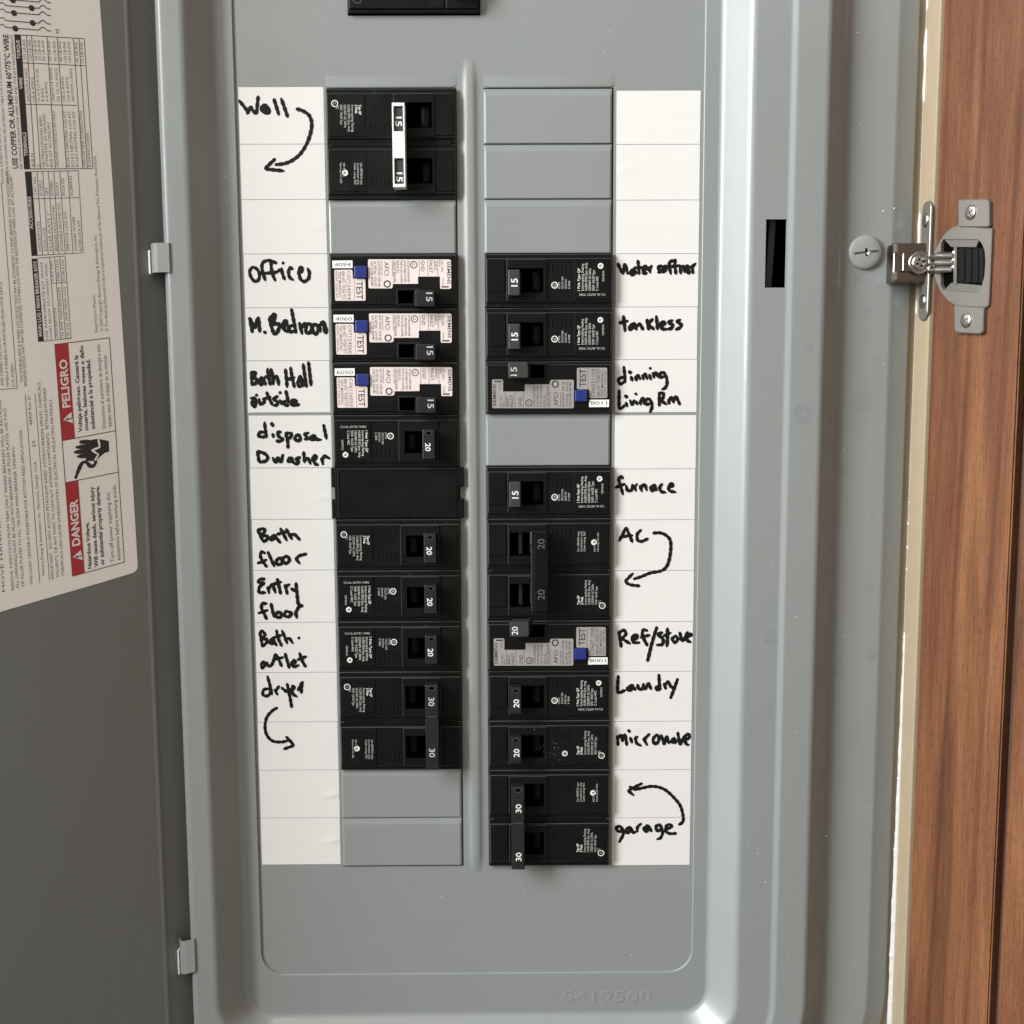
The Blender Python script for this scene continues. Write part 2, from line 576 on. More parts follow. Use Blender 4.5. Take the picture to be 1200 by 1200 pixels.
# water marks and plaster flecks on the cover
for x, y, rp in ((1003.7, 328, 4.5), (1031, 334, 4), (1015, 364, 3.5), (1029, 421, 3.6), (1017, 259, 3.5), (1010, 471, 12),
                 (991, 551, 4.2), (1001, 560, 2.4), (1017, 690, 4.5), (983, 775, 3.4), (981, 787, 4.4), (1022, 769, 5.5), (1033, 526, 2.6), (1022, 603, 3), (1000, 868, 3)):
    c = at(x, y, 7.02)
    r = rp / 2.40
    tc.annulus(c, Vector((1, 0, 0)), Vector((0, 1, 0)), .01, r, 'stain', 24, .06)
for x, y, rp in ((941, 485, 11), (903, 749, 7.5), (949, 408, 4)):
    wv_ = 15.03 if x > 925 else 14.03
    c = at(x, y, wv_)
    r = rp / 2.42
    tc.annulus(c, Vector((1, 0, 0)), Vector((0, 1, 0)), r * .3, r, 'stain', 24, .12)
for x, y, rp in ((1035, 247, .9), (1048, 244, .9), (989, 527, .6), (905, 660, .5), (897, 1034, .7), (1005, 38, .7), (990, 746, .6), (1008, 145, .5), (1013, 590, .4), (968, 980, .5)):
    c = at(x, y, 7.03 if x > 980 else (15.05 if x > 925 else 14.05))
    tc.annulus(c, Vector((1, 0, 0)), Vector((0, 1, 0)), .02, rp / 2.38, 'fleck', 8, .2)
dust = random.Random(21)
for _ in range(70):                                   # dust and tiny paint nicks
    u, v = dust.choice([(dust.uniform(133, 146), 14.03), (dust.uniform(151, 162), 15.03), (dust.uniform(178, 197), 7.03), (dust.uniform(-117, -111), 1.03)]), dust.uniform(-255, 225)
    u, w = u
    if 133 < u < 148 and 90 < v < 134:
        continue
    tc.annulus(Vector((u, v, w)), Vector((1, 0, 0)), Vector((0, dust.uniform(.6, 1.6), 0)), .01, dust.uniform(.10, .24), dust.choice(['fleck', 'stain', 'handle', 'stain']), 7, .3)
cover = tc.build('cover', panel)

# dead front plate
df = MB()
us = [-112, -UX - .3, -56.6, -6.4, 5.1, 6.4, UX + .3, 112]
vvs = [-253, VROW(15) - .4, VROW(0) + .4, 222.8, 262, 405]
def hole(u, v):
    if VROW(15) - .4 < v < VROW(0) + .4 and (-UX - .3 < u < -6.4 or 6.4 < u < UX + .3):
        return True
    return 222.8 < v < 262 and -56.6 < u < 5.1
for i in range(len(us) - 1):
    for j in range(len(vvs) - 1):
        u0, u1, v0, v1 = us[i], us[i + 1], vvs[j], vvs[j + 1]
        if not hole((u0 + u1) / 2, (v0 + v1) / 2):
            df.add([(u0, v0, 0), (u1, v0, 0), (u1, v1, 0), (u0, v1, 0)], [[0, 1, 2, 3]], 'paint')
def rim(u0, u1, v0, v1, d=-1.3):
    P = [(u0, v0), (u1, v0), (u1, v1), (u0, v1)]
    for k in range(4):
        (a0, b0), (a1, b1) = P[k], P[(k + 1) % 4]
        df.add([(a0, b0, 0), (a1, b1, 0), (a1, b1, d), (a0, b0, d)], [[0, 1, 2, 3]], 'paint')
rim(-UX - .3, -6.4, VROW(15) - .4, VROW(0) + .4)
rim(6.4, UX + .3, VROW(15) - .4, VROW(0) + .4)
rim(-56.6, 5.1, 222.8, 262)
# lips folded outwards over the openings
for u0, u1 in ((-UX - .2, -6.6), (6.6, UX + .2)):
    v = VROW(0) + .45
    pr = [(v, -.4), (v + .05, .4), (v + .3, .55), (v + 1.2, .5), (v + 5.5, .02)]
    vs_ = []
    for (vv, ww) in pr:
        vs_ += [(u0 - .2, vv + .6, ww * .2), (u0 + 1.8, vv, ww), (u1 - 1.8, vv, ww), (u1 + .2, vv + .6, ww * .2)]
    fs = []
    for k in range(len(pr) - 1):
        for c in range(3):
            fs.append([k * 4 + c, k * 4 + c + 1, k * 4 + 5 + c, k * 4 + 4 + c])
    df.add(vs_, fs, 'paint', True)
# centre rib pressed into the plate
prof = [(-4.6, .02), (-3.8, .06), (-3.0, .28), (-2.2, .72), (-1.5, .98), (-.8, 1.08), (.8, 1.08), (1.5, .98), (2.2, .72), (3.0, .28), (3.8, .06), (4.6, .02)]
st = [(203, 0.01), (200, .35), (196, .85), (190, 1), (60, 1), (-80, 1), (-182, 1), (-187, .85), (-191, .35), (-194, .01)]
vs_ = [(u * (.75 + .25 * k), v, .02 + w * k) for v, k in st for u, w in prof]
fs = []
m_ = len(prof)
for i in range(len(st) - 1):
    for k in range(m_ - 1):
        fs.append([i * m_ + k, (i + 1) * m_ + k, (i + 1) * m_ + k + 1, i * m_ + k + 1])
df.add(vs_, fs, 'paint', True)
for _ in range(45):
    u, v = dust.uniform(-104, 104), dust.choice([dust.uniform(196, 222), dust.uniform(-243, -193)])
    df.annulus(Vector((u, v, .02)), Vector((1, 0, 0)), Vector((0, dust.uniform(.6, 1.8), 0)), .01, dust.uniform(.10, .22), dust.choice(['fleck', 'stain', 'handle', 'stain']), 7, .3)
dead = df.build('dead_front', panel)

def frame_of(side, row, rows=1):
    if side == 'L':
        vt = VROW(row - 1)
        return lambda p, q, w: Vector((-UX + p, vt - q, w))
    vb = VROW(row - 1 + rows)
    return lambda p, q, w: Vector((UX - p, vb + q, w))

for side, row in (('R', 1), ('R', 2), ('R', 3), ('R', 7), ('L', 3), ('L', 14), ('L', 15)):
    k = MB()
    vt, vb = VROW(row - 1) + .05, VROW(row) + .22
    u0, u1 = (-UX - .45, -6.9) if side == 'L' else (6.2, UX - .25)
    # pillow pressed outwards: top slope, flat face, cut lower edge
    xs = [(u0, 0), (u0 + .5, .75), (u0 + 1.2, 1), (u1 - 1.2, 1), (u1 - .5, .75), (u1, 0)]
    ys = [(vt, .0), (vt - .5, .42), (vt - 3.0, .93), (vt - 3.5, 1.0), (vb + .7, 1.0), (vb + .2, .92), (vb, .0)]
    vs_ = [(u, v, -.35 + 1.15 * min(a, b) if not (a == 0 or b == 0) else -.4) for v, b in ys for u, a in xs]
    fs = [[r * 6 + c, (r + 1) * 6 + c, (r + 1) * 6 + c + 1, r * 6 + c + 1] for r in range(6) for c in range(5)]
    k.add(vs_, fs, 'paint')
    k.build('knockout', dead)

en = MB()
en.box((-190, -330, -120), (190, 480, -119), 'cavity')
en.box((-190, -330, -119), (-188, 480, -8), 'cavity')
en.box((188, -330, -119), (190, 480, -8), 'cavity')
en.box((-188, -330, -119), (188, -328, -8), 'cavity')
en.box((-188, 478, -119), (188, 480, -8), 'cavity')
en.box((-100, -215, -30), (100, 300, -28), 'void')
en.box((139.0, 90, 1), (142.4, 134, 9), 'handle', .5, 2, lambda p, q, w: Vector((p + (q - 112) * .05, q, w)))
en.build('enclosure', panel)

# cover screw
sm = MB()
c = at(1013.5, 296, 7.0)
X, Y, Z = Vector((1, 0, 0)), Vector((0, 1, 0)), Vector((0, 0, 1))
R = 7.9
sm.lathe(c, X, Y, Z, [(R, 0), (R, .9), (R * .95, 1.4), (R * .85, 1.75), (R * .6, 2.05), (R * .3, 2.15), (.05, 2.15)], 'screw', 40)
ang = math.radians(6)
dx, dy = Vector((math.cos(ang), math.sin(ang), 0)), Vector((-math.sin(ang), math.cos(ang), 0))
def bar(mb, c, dx, dy, lx, ly, z, h, mat):
    T = lambda p, q, w: c + dx * p + dy * q + Vector((0, 0, w))
    mb.box((-lx, -ly, z), (lx, ly, z + h), mat, 0, 1, T)
bar(sm, c, dx, dy, 5.6, .5, 1.6, .6, 'cavity')
bar(sm, c, dy, dx, 1.8, .45, 1.9, .36, 'void')
sm.annulus(c + Vector((.9, -.5, 2.32)), X, Y, .02, .8, 'alu', 9, .25)
sm.build('cover_screw', panel)

# door of the panel, swung open to the left
DA = math.radians(36)
DO = Vector((-143.4, 0, 4))
DD = Vector((-math.cos(DA), 0, math.sin(DA)))
DN = Vector((math.sin(DA), 0, math.cos(DA)))
def TD(p, q, w):
    return DO + DD * p + Vector((0, 1, 0)) * q + DN * w
dm = MB()
Tdoor = lambda p, q, w: TD(p, q, w)
# sheet with a rolled hinge edge and a pressed bead
prof = [(0, -3.0), (-.3, -1.2), (.3, -.2), (1.2, 0), (12.4, 0), (13.0, .10), (13.6, .42), (14.3, .58), (15.0, .42), (15.6, .10), (16.2, 0), (285, 0), (286.5, -.5), (287, -2), (287, -14)]
vs_ = [(p, v, w) for v in (-318, 440) for p, w in prof]
m_ = len(prof)
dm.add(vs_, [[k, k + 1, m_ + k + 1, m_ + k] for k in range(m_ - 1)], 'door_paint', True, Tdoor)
dm.add([(0, -318, -3.2), (285.5, -318, -2.2), (285.5, 440, -2.2), (0, 440, -3.2)], [[0, 3, 2, 1]], 'paint', False, Tdoor)
door = dm.build('panel_door', panel)

def dpx(x, y, lift=.0):
    return on(x, y, DO + DN * lift, DN)
lb = MB()
LW = .12
outer = [(161.2, 662), (155.2, 560), (143, 380), (129.4, 180), (116.7, 0), (112, -70)]
pl = [dpx(x, y) for x, y in outer]
c3 = dpx(0, 717)
bot = [dpx(x, y) for x, y in ((160.8, 666.5), (158.5, 669.5), (155, 671.5), (120, 682.2), (0, 717))]
far0 = dpx(0, 717) + (dpx(0, 717) - dpx(120, 682.2)) * .9
far1 = pl[-1] + (far0 - pl[0]) * 1.0
ring = [far1] + pl[::-1] + bot + [far0]
vs_ = [p + DN * LW for p in ring] + [p + DN * .01 for p in ring]
nn = len(ring)
lb.add(vs_, [list(range(nn))[::-1]] + [[i, (i + 1) % nn, nn + (i + 1) % nn, nn + i] for i in range(nn)], 'label')
LIFT = [LW + .03]
def dp(x, y, extra=0.0):
    return dpx(x, y, LW + .03 + extra)
def dquad(pts, mat, extra=0.0):
    lb.add([dp(x, y, extra) for x, y in pts], [list(range(len(pts)))], mat)
def dline(pts, r, mat, extra=0.0):
    lb.stroke([dp(x, y, extra) for x, y in pts] if len(pts) > 2 else [dp(*pts[0], extra), dp(*pts[1], extra)], DN, r * .46, mat)
def dbar(a, b, wpx, mat, extra=0.0):
    P, Q = dp(*a, extra), dp(*b, extra)
    e = DN.cross((Q - P).normalized()) * (wpx * .23)
    lb.add([P - e, Q - e, Q + e, P + e], [[0, 1, 2, 3]], mat)
def sl(y):
    return -.06 + (y - 43) * .000512
def dt(s, x0, y0, y1, h, mat='dark_print', bold=0.0, x1=None, extra=0.0):
    if x1 is None:
        x1 = x0 - .071 * (y0 - y1)
    P = dp(x0, y0, extra)
    lb.text(s, P, dp(x1, y1, extra) - P, dp(x0 - h, y0 + h * sl(y0), extra) - P, mat, bold)
# wiring diagram at the top
for y, xd in ((-9, 17), (0.5, 15), (8, 37), (15.5, 16.5), (25.5, 38.3), (33.5, 18)):
    dline([(0, y - 4), (3, y - 5), (6, y - 2.5), (8, y - 1.4), (25, y), (44, y + 1.6), (47, y), (50, y - 1.8), (53, y), (56, y + 2.4), (59.5, y + 2.6)], .42, 'grey_ink')
    lb.annulus(dp(xd, y - 1.4 + xd * .075, .02), DD, Vector((0, 1, 0)), .01, 1.25, 'dark_print', 14)
dt('30', 69.5, 40, 34, 4.2, 'grey_ink')
dt('USE COPPER OR ALUMINUM 60°/75°C WIRE', 21.2, 197.5, 40.5, 6.4, 'dark_print', .025, 9.6)
dt('SEE WIRING DIAGRAM FOR WIRE SIZE AND TORQUE REQUIREMENTS', 26.4, 198, 41, 3.2, 'grey_ink', 0, 15.2)
for i, s in enumerate(['CAUTION: SUITABLE FOR USE AS SERVICE EQUIPMENT WHEN NOT MORE THAN SIX', 'ADDITION OF GROUND BAR. SEE ACCESSORY TABLE FOR CATALOG NUMBERS']):
    dt(s, 4.8 + i * 6.2, 216, 60, 2.9, 'grey_ink')
# terminals table
dquad([(16.7, 40.5), (23.6, 40.9), (35, 197.5), (28.2, 198)], 'dark_print', .01)
dt('TERMINALS', 32.4, 183, 155, 4.0, 'tag_white', .02, None, .03)
dt('WIRE', 26.9, 104.5, 91, 4.0, 'tag_white', .02, None, .03)
dt('TORQUE', 24.2, 69, 47, 4.0, 'tag_white', .02, None, .03)
T0, T1 = [24, 31, 37, 55, 67, 86, 92.5, 98.7], [35, 41, 47.5, 65, 78, 97, 102.5, 109]
for a, b_ in zip(T0, T1):
    dbar((a, 41 + (a - 24) * .058), (b_, 198 - (b_ - 35) * .007), .7, 'grey_ink')
dbar((16.7, 40.5), (98.7, 45.3), .7, 'grey_ink')
dbar((28.5, 198), (109, 197.5), .7, 'grey_ink')
dbar((24, 73.5), (100, 77), .7, 'grey_ink')
dbar((27, 122), (90, 123.5), .7, 'grey_ink')
rows = [('A B N', '300 MCM-4 AWG', '275 LB-INS'), ('C', '1/0-4 AWG', '120 LB-INS'), ('NEUTRAL/GROUND BARS', '10-14 CU/10-12 AL', '20 LB-INS'), ('4TYPE/TYPE OF GROUND', '8 AWG', '25 LB-INS'),
        ('BAR KIT ACCESSORY', '6-4 AWG', '35 LB-INS'), ('GROUND CONDUCTORS ONLY', '(3)#10-14 AWG', '20 LB-INS'), ('', '(2) 12-10 AWG', '30 LB-INS'), ('ECLK1-2 NEUTRAL LUG KIT', '1/0-2 AWG', '40 LB-INS'),
        ('ECLK2 NEUTRAL LUG KIT', '2/0-4 AWG', '120 LB-INS'), ('ECLK3 NEUTRAL LUG KIT', '300 MCM-1 AWG', '140 LB-INS'), ('MAIN LUGS REFER TO INSTRUCTIONS', '', '45 LB-INS'), ('BONDING SCREW', '', '10 LB-INS')]
xt = [29.5, 36.0, 42.2, 46.8, 51.6, 58.6, 64.8, 71.5, 76.8, 82.0, 90.4, 96.8]
for x, (a, b_, c_) in zip(xt, rows):
    k = (x - 24) / 75
    xb = x + 11 - k * .8
    if a: dt(a, xb - .2, 195.5, max(130, 195.5 - 3.1 * len(a)), 3.3, 'grey_ink')
    if b_: dt(b_, x + 5.2, 119, max(80, 119 - 3.2 * len(b_)), 3.3, 'grey_ink')
    if c_: dt(c_, x + 1.6, 70 + k * 4, 46 + k * 4, 3.3, 'grey_ink')
# accessories table
dquad([(29, 201.3), (36.5, 201.3), (43.6, 299), (37, 299.7)], 'dark_print', .01)
dt('ACCESSORIES', 38.9, 268.5, 230, 4.2, 'tag_white', .02, None, .03)
for a, b_ in ((36.5, 43.6), (43.5, 50), (50, 56.5), (56.5, 63), (63, 69), (70, 76.5), (79.5, 85.5), (91.7, 97.5)):
    dbar((a, 201.2 - (a - 36) * .02), (b_, 299 - (b_ - 43) * .05), .6, 'grey_ink')
for (a, b_) in (((29, 201.3), (91.7, 200)), ((37, 299.7), (97.5, 296.2)), ((38.5, 233), (93, 231.5))):
    dbar(a, b_, .6, 'grey_ink')
for x, a, b_ in ((42, 'DESCRIPTION', 'CAT. NO.'), (48.4, 'DOOR LOCK', 'ECQFL3'), (54.8, 'FILLER PLATE 1"', 'QF3'), (61.2, 'BREAKER HOLD DOWN', 'ECMBR2'), (67.6, 'BONDABLE GROUND LUG', 'ECLK1'), (74.6, 'SERVICE LUG KIT', 'ECLK225'), (84, 'STANDBY POWER', 'ECSBPK02')):
    dt(a, x + 6.6, 294, max(238, 294 - 3.1 * len(a)), 3.3, 'grey_ink')
    dt(b_, x + 1.6, 229, 229 - 2.9 * len(b_), 3.3, 'grey_ink')
dt('INTERLOCK KIT', 96.2, 294, 258, 3.3, 'grey_ink')
# main lug kits
dquad([(37, 303), (44, 303), (51.5, 400), (44.7, 400.8)], 'dark_print', .01)
dt('MAIN LUG / MAIN BREAKER KITS', 49.3, 394, 306, 4.0, 'tag_white', .02, None, .03)
for a, b_ in ((58, 65), (64, 71), (70, 77), (76.3, 83.3)):
    dbar((a, 300.5), (b_, 397.5), .6, 'grey_ink')
for (a, b_) in (((44, 302.5), (76.3, 300)), ((51.5, 400), (83.3, 396.3)), ((60, 332), (78.5, 331))):
    dbar(a, b_, .6, 'grey_ink')
for x, s in ((56.5, 'USE APPROPRIATE KIT FROM'), (61.5, 'CHART BELOW TO CONVERT PANEL')):
    dt(s, x, 398, 308, 3.0, 'grey_ink')
for x, a, b_ in ((68.3, 'DESCRIPTION', 'CAT NO.'), (74.8, '125 AMP MAIN BREAKER', 'MBK125A'), (81.2, '150-225 AMP MAIN LUG', 'ECMLK225')):
    dt(a, x, 396, max(336, 396 - 3.2 * len(a)), 3.0, 'grey_ink')
    dt(b_, x - 4.9, 329, 304, 3.0, 'grey_ink')
# box rules and long notes at the left edge
dbar((1.5, 214), (20.2, 455), .6, 'grey_ink')
dbar((0, 456.5), (20.2, 455), .6, 'grey_ink')
for x, y0, y1, s in ((4.5, 452, 305, 'WIRE CONNECTORS FOR COPPER OR ALUMINUM. 1 PHASE. ANY CLASS CTL'), (10.8, 453, 330, 'WHEN A TURNED IN OR INSTALLED FROM YOUR DEVICE'), (17.6, 453, 426, '(CTL FUSED)'),
                  (27.2, 448, 200, 'THIS PANELBOARD IS A MAIN LUG DEVICE THAT MAY BE CONVERTED TO MAIN BREAKER WITH THE ADDITION OF'), (31.8, 452, 205, 'BREAKER DEVICE THAT MAY BE CONVERTED TO MAIN LUG WITH THE ADDITION OF MAIN LUGS. SET ACCESSORY'),
                  (6, 693, 560, 'MOVE HANDLE TO OFF'), (16.8, 691, 468, 'REMOVE TWISTOUTS FROM TRIM ONLY WHERE BREAKERS WILL BE INSTALLED'), (22.4, 689, 478, 'ALL OPENINGS MUST BE FILLED WITH BREAKERS OR FILLER PLATES. USE TWO'),
                  (28.6, 687, 524, 'OF FILLER PLATES TO FILL 150-225A MAIN BREAKER OPENING'), (38.6, 685, 503, 'THIS LOAD CENTER IS INVERTIBLE FOR BOTTOM FEED APPLICATIONS.'),
                  (52.2, 674, 540, 'Siemens Energy & Automation, Inc.  Norcross, Georgia  U.S.A.'), (41.4, 524, 516, 'J2'), (38.0, 498, 464, '48909 Rev D'),
                  (63.4, 678, 447, 'IMPORTANT:  DO NOT ALLOW PETROLEUM BASED (HYDROCARBON) SPRAYS, CHEMICALS,'), (69.3, 676, 454, 'SOLVENTS, OR ANY PAINT TO CONTACT INTERIOR COMPONENTS.  PETROLEUM BASED'),
                  (75.4, 674, 467, 'CHEMICALS CAN CAUSE DEGRADATION OF ELECTRICAL INSULATING MATERIALS.'),
                  (114.5, 389, 345, 'Reprinted in Mexico'), (121, 388, 275, '© 2000 Copyright Siemens Energy & Automation, Inc.'), (127, 388, 183, '® The National Electrical Code is a registered trademark of the National Fire Protection Association')):
    dt(s, x, y0, y1, 3.5, 'dark_print' if x < 113 else 'grey_ink', 0)
dbar((46.6, 683), (29.5, 462), .6, 'grey_ink')
dbar((58, 680), (41, 461), .6, 'grey_ink')
# danger box
for a, b_ in (((64.2, 403.7), (128.3, 395.8)), ((128.3, 395.8), (145.8, 658.7)), ((145.8, 658.7), (85, 675.3)), ((85, 675.3), (64.2, 403.7)), ((73.3, 516.3), (135.8, 504.7)), ((76.7, 565.8), (138.3, 553.3))):
    dbar(a, b_, .8, 'dark_print')
dquad([(64.2, 403.7), (80, 401.6), (88, 513), (73.3, 516.3)], 'red', .012)
dt('PELIGRO', 82.4, 477, 420.5, 9.2, 'tag_white', .03, 78.2, .03)
dquad([(73.8, 492), (83.3, 482.8), (85.9, 496)], 'tag_white', .03)
dt('!', 84, 491.5, 489.3, 7, 'dark_print', .02, None, .05)
for s, a, b_, h, bo in (('Voltaje peligroso. Causará la', (96.6, 506), (91, 416), 4.6, .03), ('muerte, lesiones graves o daño', (103.4, 504), (97.4, 404.5), 4.6, .03), ('substancial a la propiedad.', (111.2, 502.5), (105.2, 420.5), 4.6, .03),
                   ('Desconecte el suministro de energía a este', (124, 501.5), (117, 403.5), 4.6, 0), ('equipo antes de trabajar en su interior.', (130.8, 500), (124.8, 415), 4.6, 0)):
    dt(s, a[0], a[1], b_[1], h, 'dark_print', bo, b_[0])
dquad([(76.7, 565.8), (91.8, 563.2), (99.4, 671.3), (85, 675.3)], 'red', .012)
dt('DANGER', 93.8, 638.5, 584.8, 9.2, 'tag_white', .03, 90.6, .03)
dquad([(85.4, 653), (94.6, 644.5), (97.2, 656.2)], 'tag_white', .03)
dt('!', 95.2, 652.3, 650.2, 7, 'dark_print', .02, None, .05)
for s, a, b_, h, bo in (('Hazardous Voltage.', (107.4, 666), (104, 611.5), 4.6, .03), ('Will cause death, serious injury', (115, 664), (109.6, 570), 4.6, .03), ('or substantial property damage.', (122.2, 661.5), (116.2, 569), 4.6, .03),
                   ('Turn off power supplying this', (134, 658), (128.6, 577), 4.6, 0), ('equipment before working inside.', (141.2, 656), (135.8, 567), 4.6, 0)):
    dt(s, a[0], a[1], b_[1], h, 'dark_print', bo, b_[0])
def c3p(X_, Y_):
    return X_ / 6.0, 360 + Y_ / 6.0
dquad([c3p(*p) for p in ((655, 930), (690, 925), (765, 940), (768, 1015), (735, 1025), (690, 1062), (640, 1070), (620, 1040), (630, 960))], 'dark_print', .01)
for a, b_ in (((570, 948), (680, 945)), ((540, 985), (670, 975)), ((528, 1020), (660, 1005)), ((550, 1050), (650, 1040)), ((610, 1070), (680, 1060))):
    dline([c3p(*a), c3p(*b_)], 2.1, 'dark_print', .03)
dline([c3p(690, 922), c3p(702, 985)], .9, 'label', .06)
dline([c3p(702, 985), c3p(645, 1005)], .9, 'label', .07)
dline([c3p(645, 1005), c3p(692, 1035)], .9, 'label', .08)
dline([c3p(692, 1035), c3p(668, 1075)], .9, 'label', .09)
dline([(88.6, 560), (92, 551), (96, 543), (101, 541.5), (106, 546.5), (110.5, 545), (112, 541), (109, 538)], 1.7, 'dark_print')
lb.build('warning_label', door)

# sheet-metal hinge tabs folded round the cover's left rim
for (xa, ya, xb, yb, bend) in ((174.5, 285, 200, 319, 0), (208.5, 1105, 230, 1144, 1)):
    h = MB()
    p0, p1 = at(xa, ya, 13.5), at(xb, yb, 14.6)
    cs = [(p0.x - .6, 9.0), (p0.x + .3, 11.8), (p0.x + 1.8, 13.6), (p0.x + 4.0, 14.6), (p1.x - .3, 15.0)]
    vs_ = []
    for (u, w) in cs:
        sh = (u - p0.x) * (.32 if bend else 0)
        vs_ += [(u, p0.y + sh, w), (u, p1.y + sh, w), (u + .35, p1.y + sh, w - .9), (u + .35, p0.y + sh, w - .9)]
    fs = [[0, 1, 2, 3], [16, 19, 18, 17]]
    for k in range(4):
        for c_ in range(4):
            fs.append([k * 4 + c_, k * 4 + 4 + c_, k * 4 + 4 + (c_ + 1) % 4, k * 4 + (c_ + 1) % 4])
    h.add(vs_, fs, 'paint')
    h.box((p0.x - 1.0, min(p0.y, p1.y) - .5, 8.6), (p0.x - .2, max(p0.y, p1.y) - 3 - (2 if bend else 0), 12.0), 'alu', .15)  # white highlight on the tab's left edge, drawn as a pale bar
    h.build('hinge_tab', door)

# ------------------------------------------------------------------ breakers
def ptext(mb, T, s, p, q0, q1, h, w, mat, bold=0.0):
    """lettering read along +q with its top towards +p"""
    O = T(p, q0, w)
    mb.text(s, O, T(p, q1, w) - O, T(p + h, q0, w) - O, mat, bold)
def pring(mb, T, p, q, r0, r1, w, mat):
    O = T(p, q, w)
    mb.annulus(O, T(p + 1, q, w) - O, T(p, q + 1, w) - O, r0, r1, mat, 20)
TXT_A = ['1 Pole Type QP', 'Interrupting Rating', '10,000 RMS Sym. Amp', '120/240V AC 60Hz', 'SWD  HACR Type', 'C Load 40C', 'SIEMENS']
TXT_B = ['LISTED', 'CIRCUIT BKR', 'ISSUE NO.', 'E-10848']
TXT_C = ['Use SIEMENS type', 'Combination only', 'Cable rating 75C', 'MP-T Class', 'Norcross GA USA']
def label_plate(mb, T, q0, style, face, rnd):
    mb.box((1.6, q0 + 3.4, face - .3), (18.2, q0 + 22.2, face + .32), 'black', .16, 1, T)
    z = face + .345
    if style == 'A':
        for i, s in enumerate(TXT_A[:6]):
            p = 15.6 - i * 1.75
            ptext(mb, T, s, p, q0 + 7.6, q0 + 7.6 + min(13, .62 * len(s) + rnd.uniform(0, 2)), 1.2, z, 'fade' if i else 'print', .012)
        ptext(mb, T, 'SIEMENS', 4.0, q0 + 12, q0 + 17, 1.0, z, 'fade')
        pring(mb, T, 5.8, q0 + 19.2, .65, 1.35, z, 'print')
        ptext(mb, T, 'c', 5.1, q0 + 18.7, q0 + 19.7, 1.2, z, 'print', .03)
        O = T(2.2, q0 + 5.0, z)
        mb.text('CU-AL 60/75C WIRE', T(3.6, q0 + 6.3, z), T(16.0, q0 + 6.3, z) - T(3.6, q0 + 6.3, z), T(3.6, q0 + 5.2, z) - T(3.6, q0 + 6.3, z), 'fade')
        # listing mark beside the plate
        pring(mb, T, 27.6, q0 + 10.3, 1.15, 1.6, face + .03, 'print')
        ptext(mb, T, 'UL', 27.0, q0 + 9.7, q0 + 11.0, 1.2, face + .03, 'print')
        for i, s in enumerate(TXT_B):
            ptext(mb, T, s, 25.0 - i * 1.6, q0 + 8.6, q0 + 8.6 + .52 * len(s), 1.0, face + .03, 'fade')
    elif style == 'B':
        for i, s in enumerate(['Type QP', '2 Pole', 'Interrupting Rating', '10,000 RMS Sym. Amp', '120/240V AC 60Hz', 'SWD  HACR Type', '40C']):
            p = 15.4 - i * 1.75
            ptext(mb, T, s, p, q0 + 8, q0 + 8 + .64 * len(s), 1.2, z, 'fade' if i > 1 else 'print', .02 if i < 2 else 0)
        pring(mb, T, 4.2, q0 + 7.4, 1.2, 1.6, z, 'print')
        ptext(mb, T, 'UL', 3.6, q0 + 6.8, q0 + 8.0, 1.2, z, 'fade')
    else:
        for i, s in enumerate(TXT_C):
            p = 15.6 - i * 1.5 - (3.6 if i > 2 else 0)
            ptext(mb, T, s, p, q0 + 9, q0 + 9 + .62 * len(s), 1.0, z, 'fade')
        pring(mb, T, 8.4, q0 + 13.5, .5, 1.4, z, 'print')
        ptext(mb, T, 'c', 7.8, q0 + 13.0, q0 + 14.1, 1.2, z, 'fade')

FACE = 3.3
def raised_at(T, p, q, top):
    """the frame moved so that a toggle of this height stands where it was measured against the breaker's face"""
    a = T(p, q, FACE)
    k = (CAM.z - top) / (CAM.z - FACE)
    d = Vector(((a.x - CAM.x) * (k - 1), (a.y - CAM.y) * (k - 1), 0))
    return lambda p_, q_, w_: T(p_, q_, w_) + d
def pole(mb, T, q0, style, slot, rnd):
    """one pole's face: shoulder, raised field, label plate, handle escutcheon with its slot, end pad"""
    mb.frame((0, q0 + .25, LEN, q0 + 25.08), slot, -9, 2.1, -6, 'black', T, .4, 'void', 'void')
    mb.frame((.5, q0 + 2.6, LEN - .5, q0 + 22.9), slot, 1.8, FACE, 2.0, 'black', T, .3, 'void', 'void', False)
    label_plate(mb, T, q0, style, FACE, rnd)
    mb.frame((31.6, q0 + 3.0, 50.4, q0 + 22.4), slot, FACE - .2, FACE + .75, FACE, 'black', T, .2, 'void', 'void', False)
    mb.box((51.2, q0 + 7.0, FACE - .2), (59.4, q0 + 22.0, FACE + .4), 'black', .18, 1, T)
    for k in range(5):                                  # moulded ribs beside the escutcheon
        mb.box((20.2 + k * 2.1, q0 + 15.6, FACE - .1), (20.7 + k * 2.1, q0 + 20.0, FACE + .22), 'black', .08, 1, T)
    for k in range(3):                                  # moulding flecks and scuffs
        a, b_ = rnd.uniform(20, 58), q0 + rnd.uniform(1.0, 2.2)
        O = T(a, b_, 2.13)
        mb.annulus(O, T(a + 1, b_, 2.13) - O, T(a, b_ + 1, 2.13) - O, .02, rnd.uniform(.08, .22), 'faint', 7, .3)

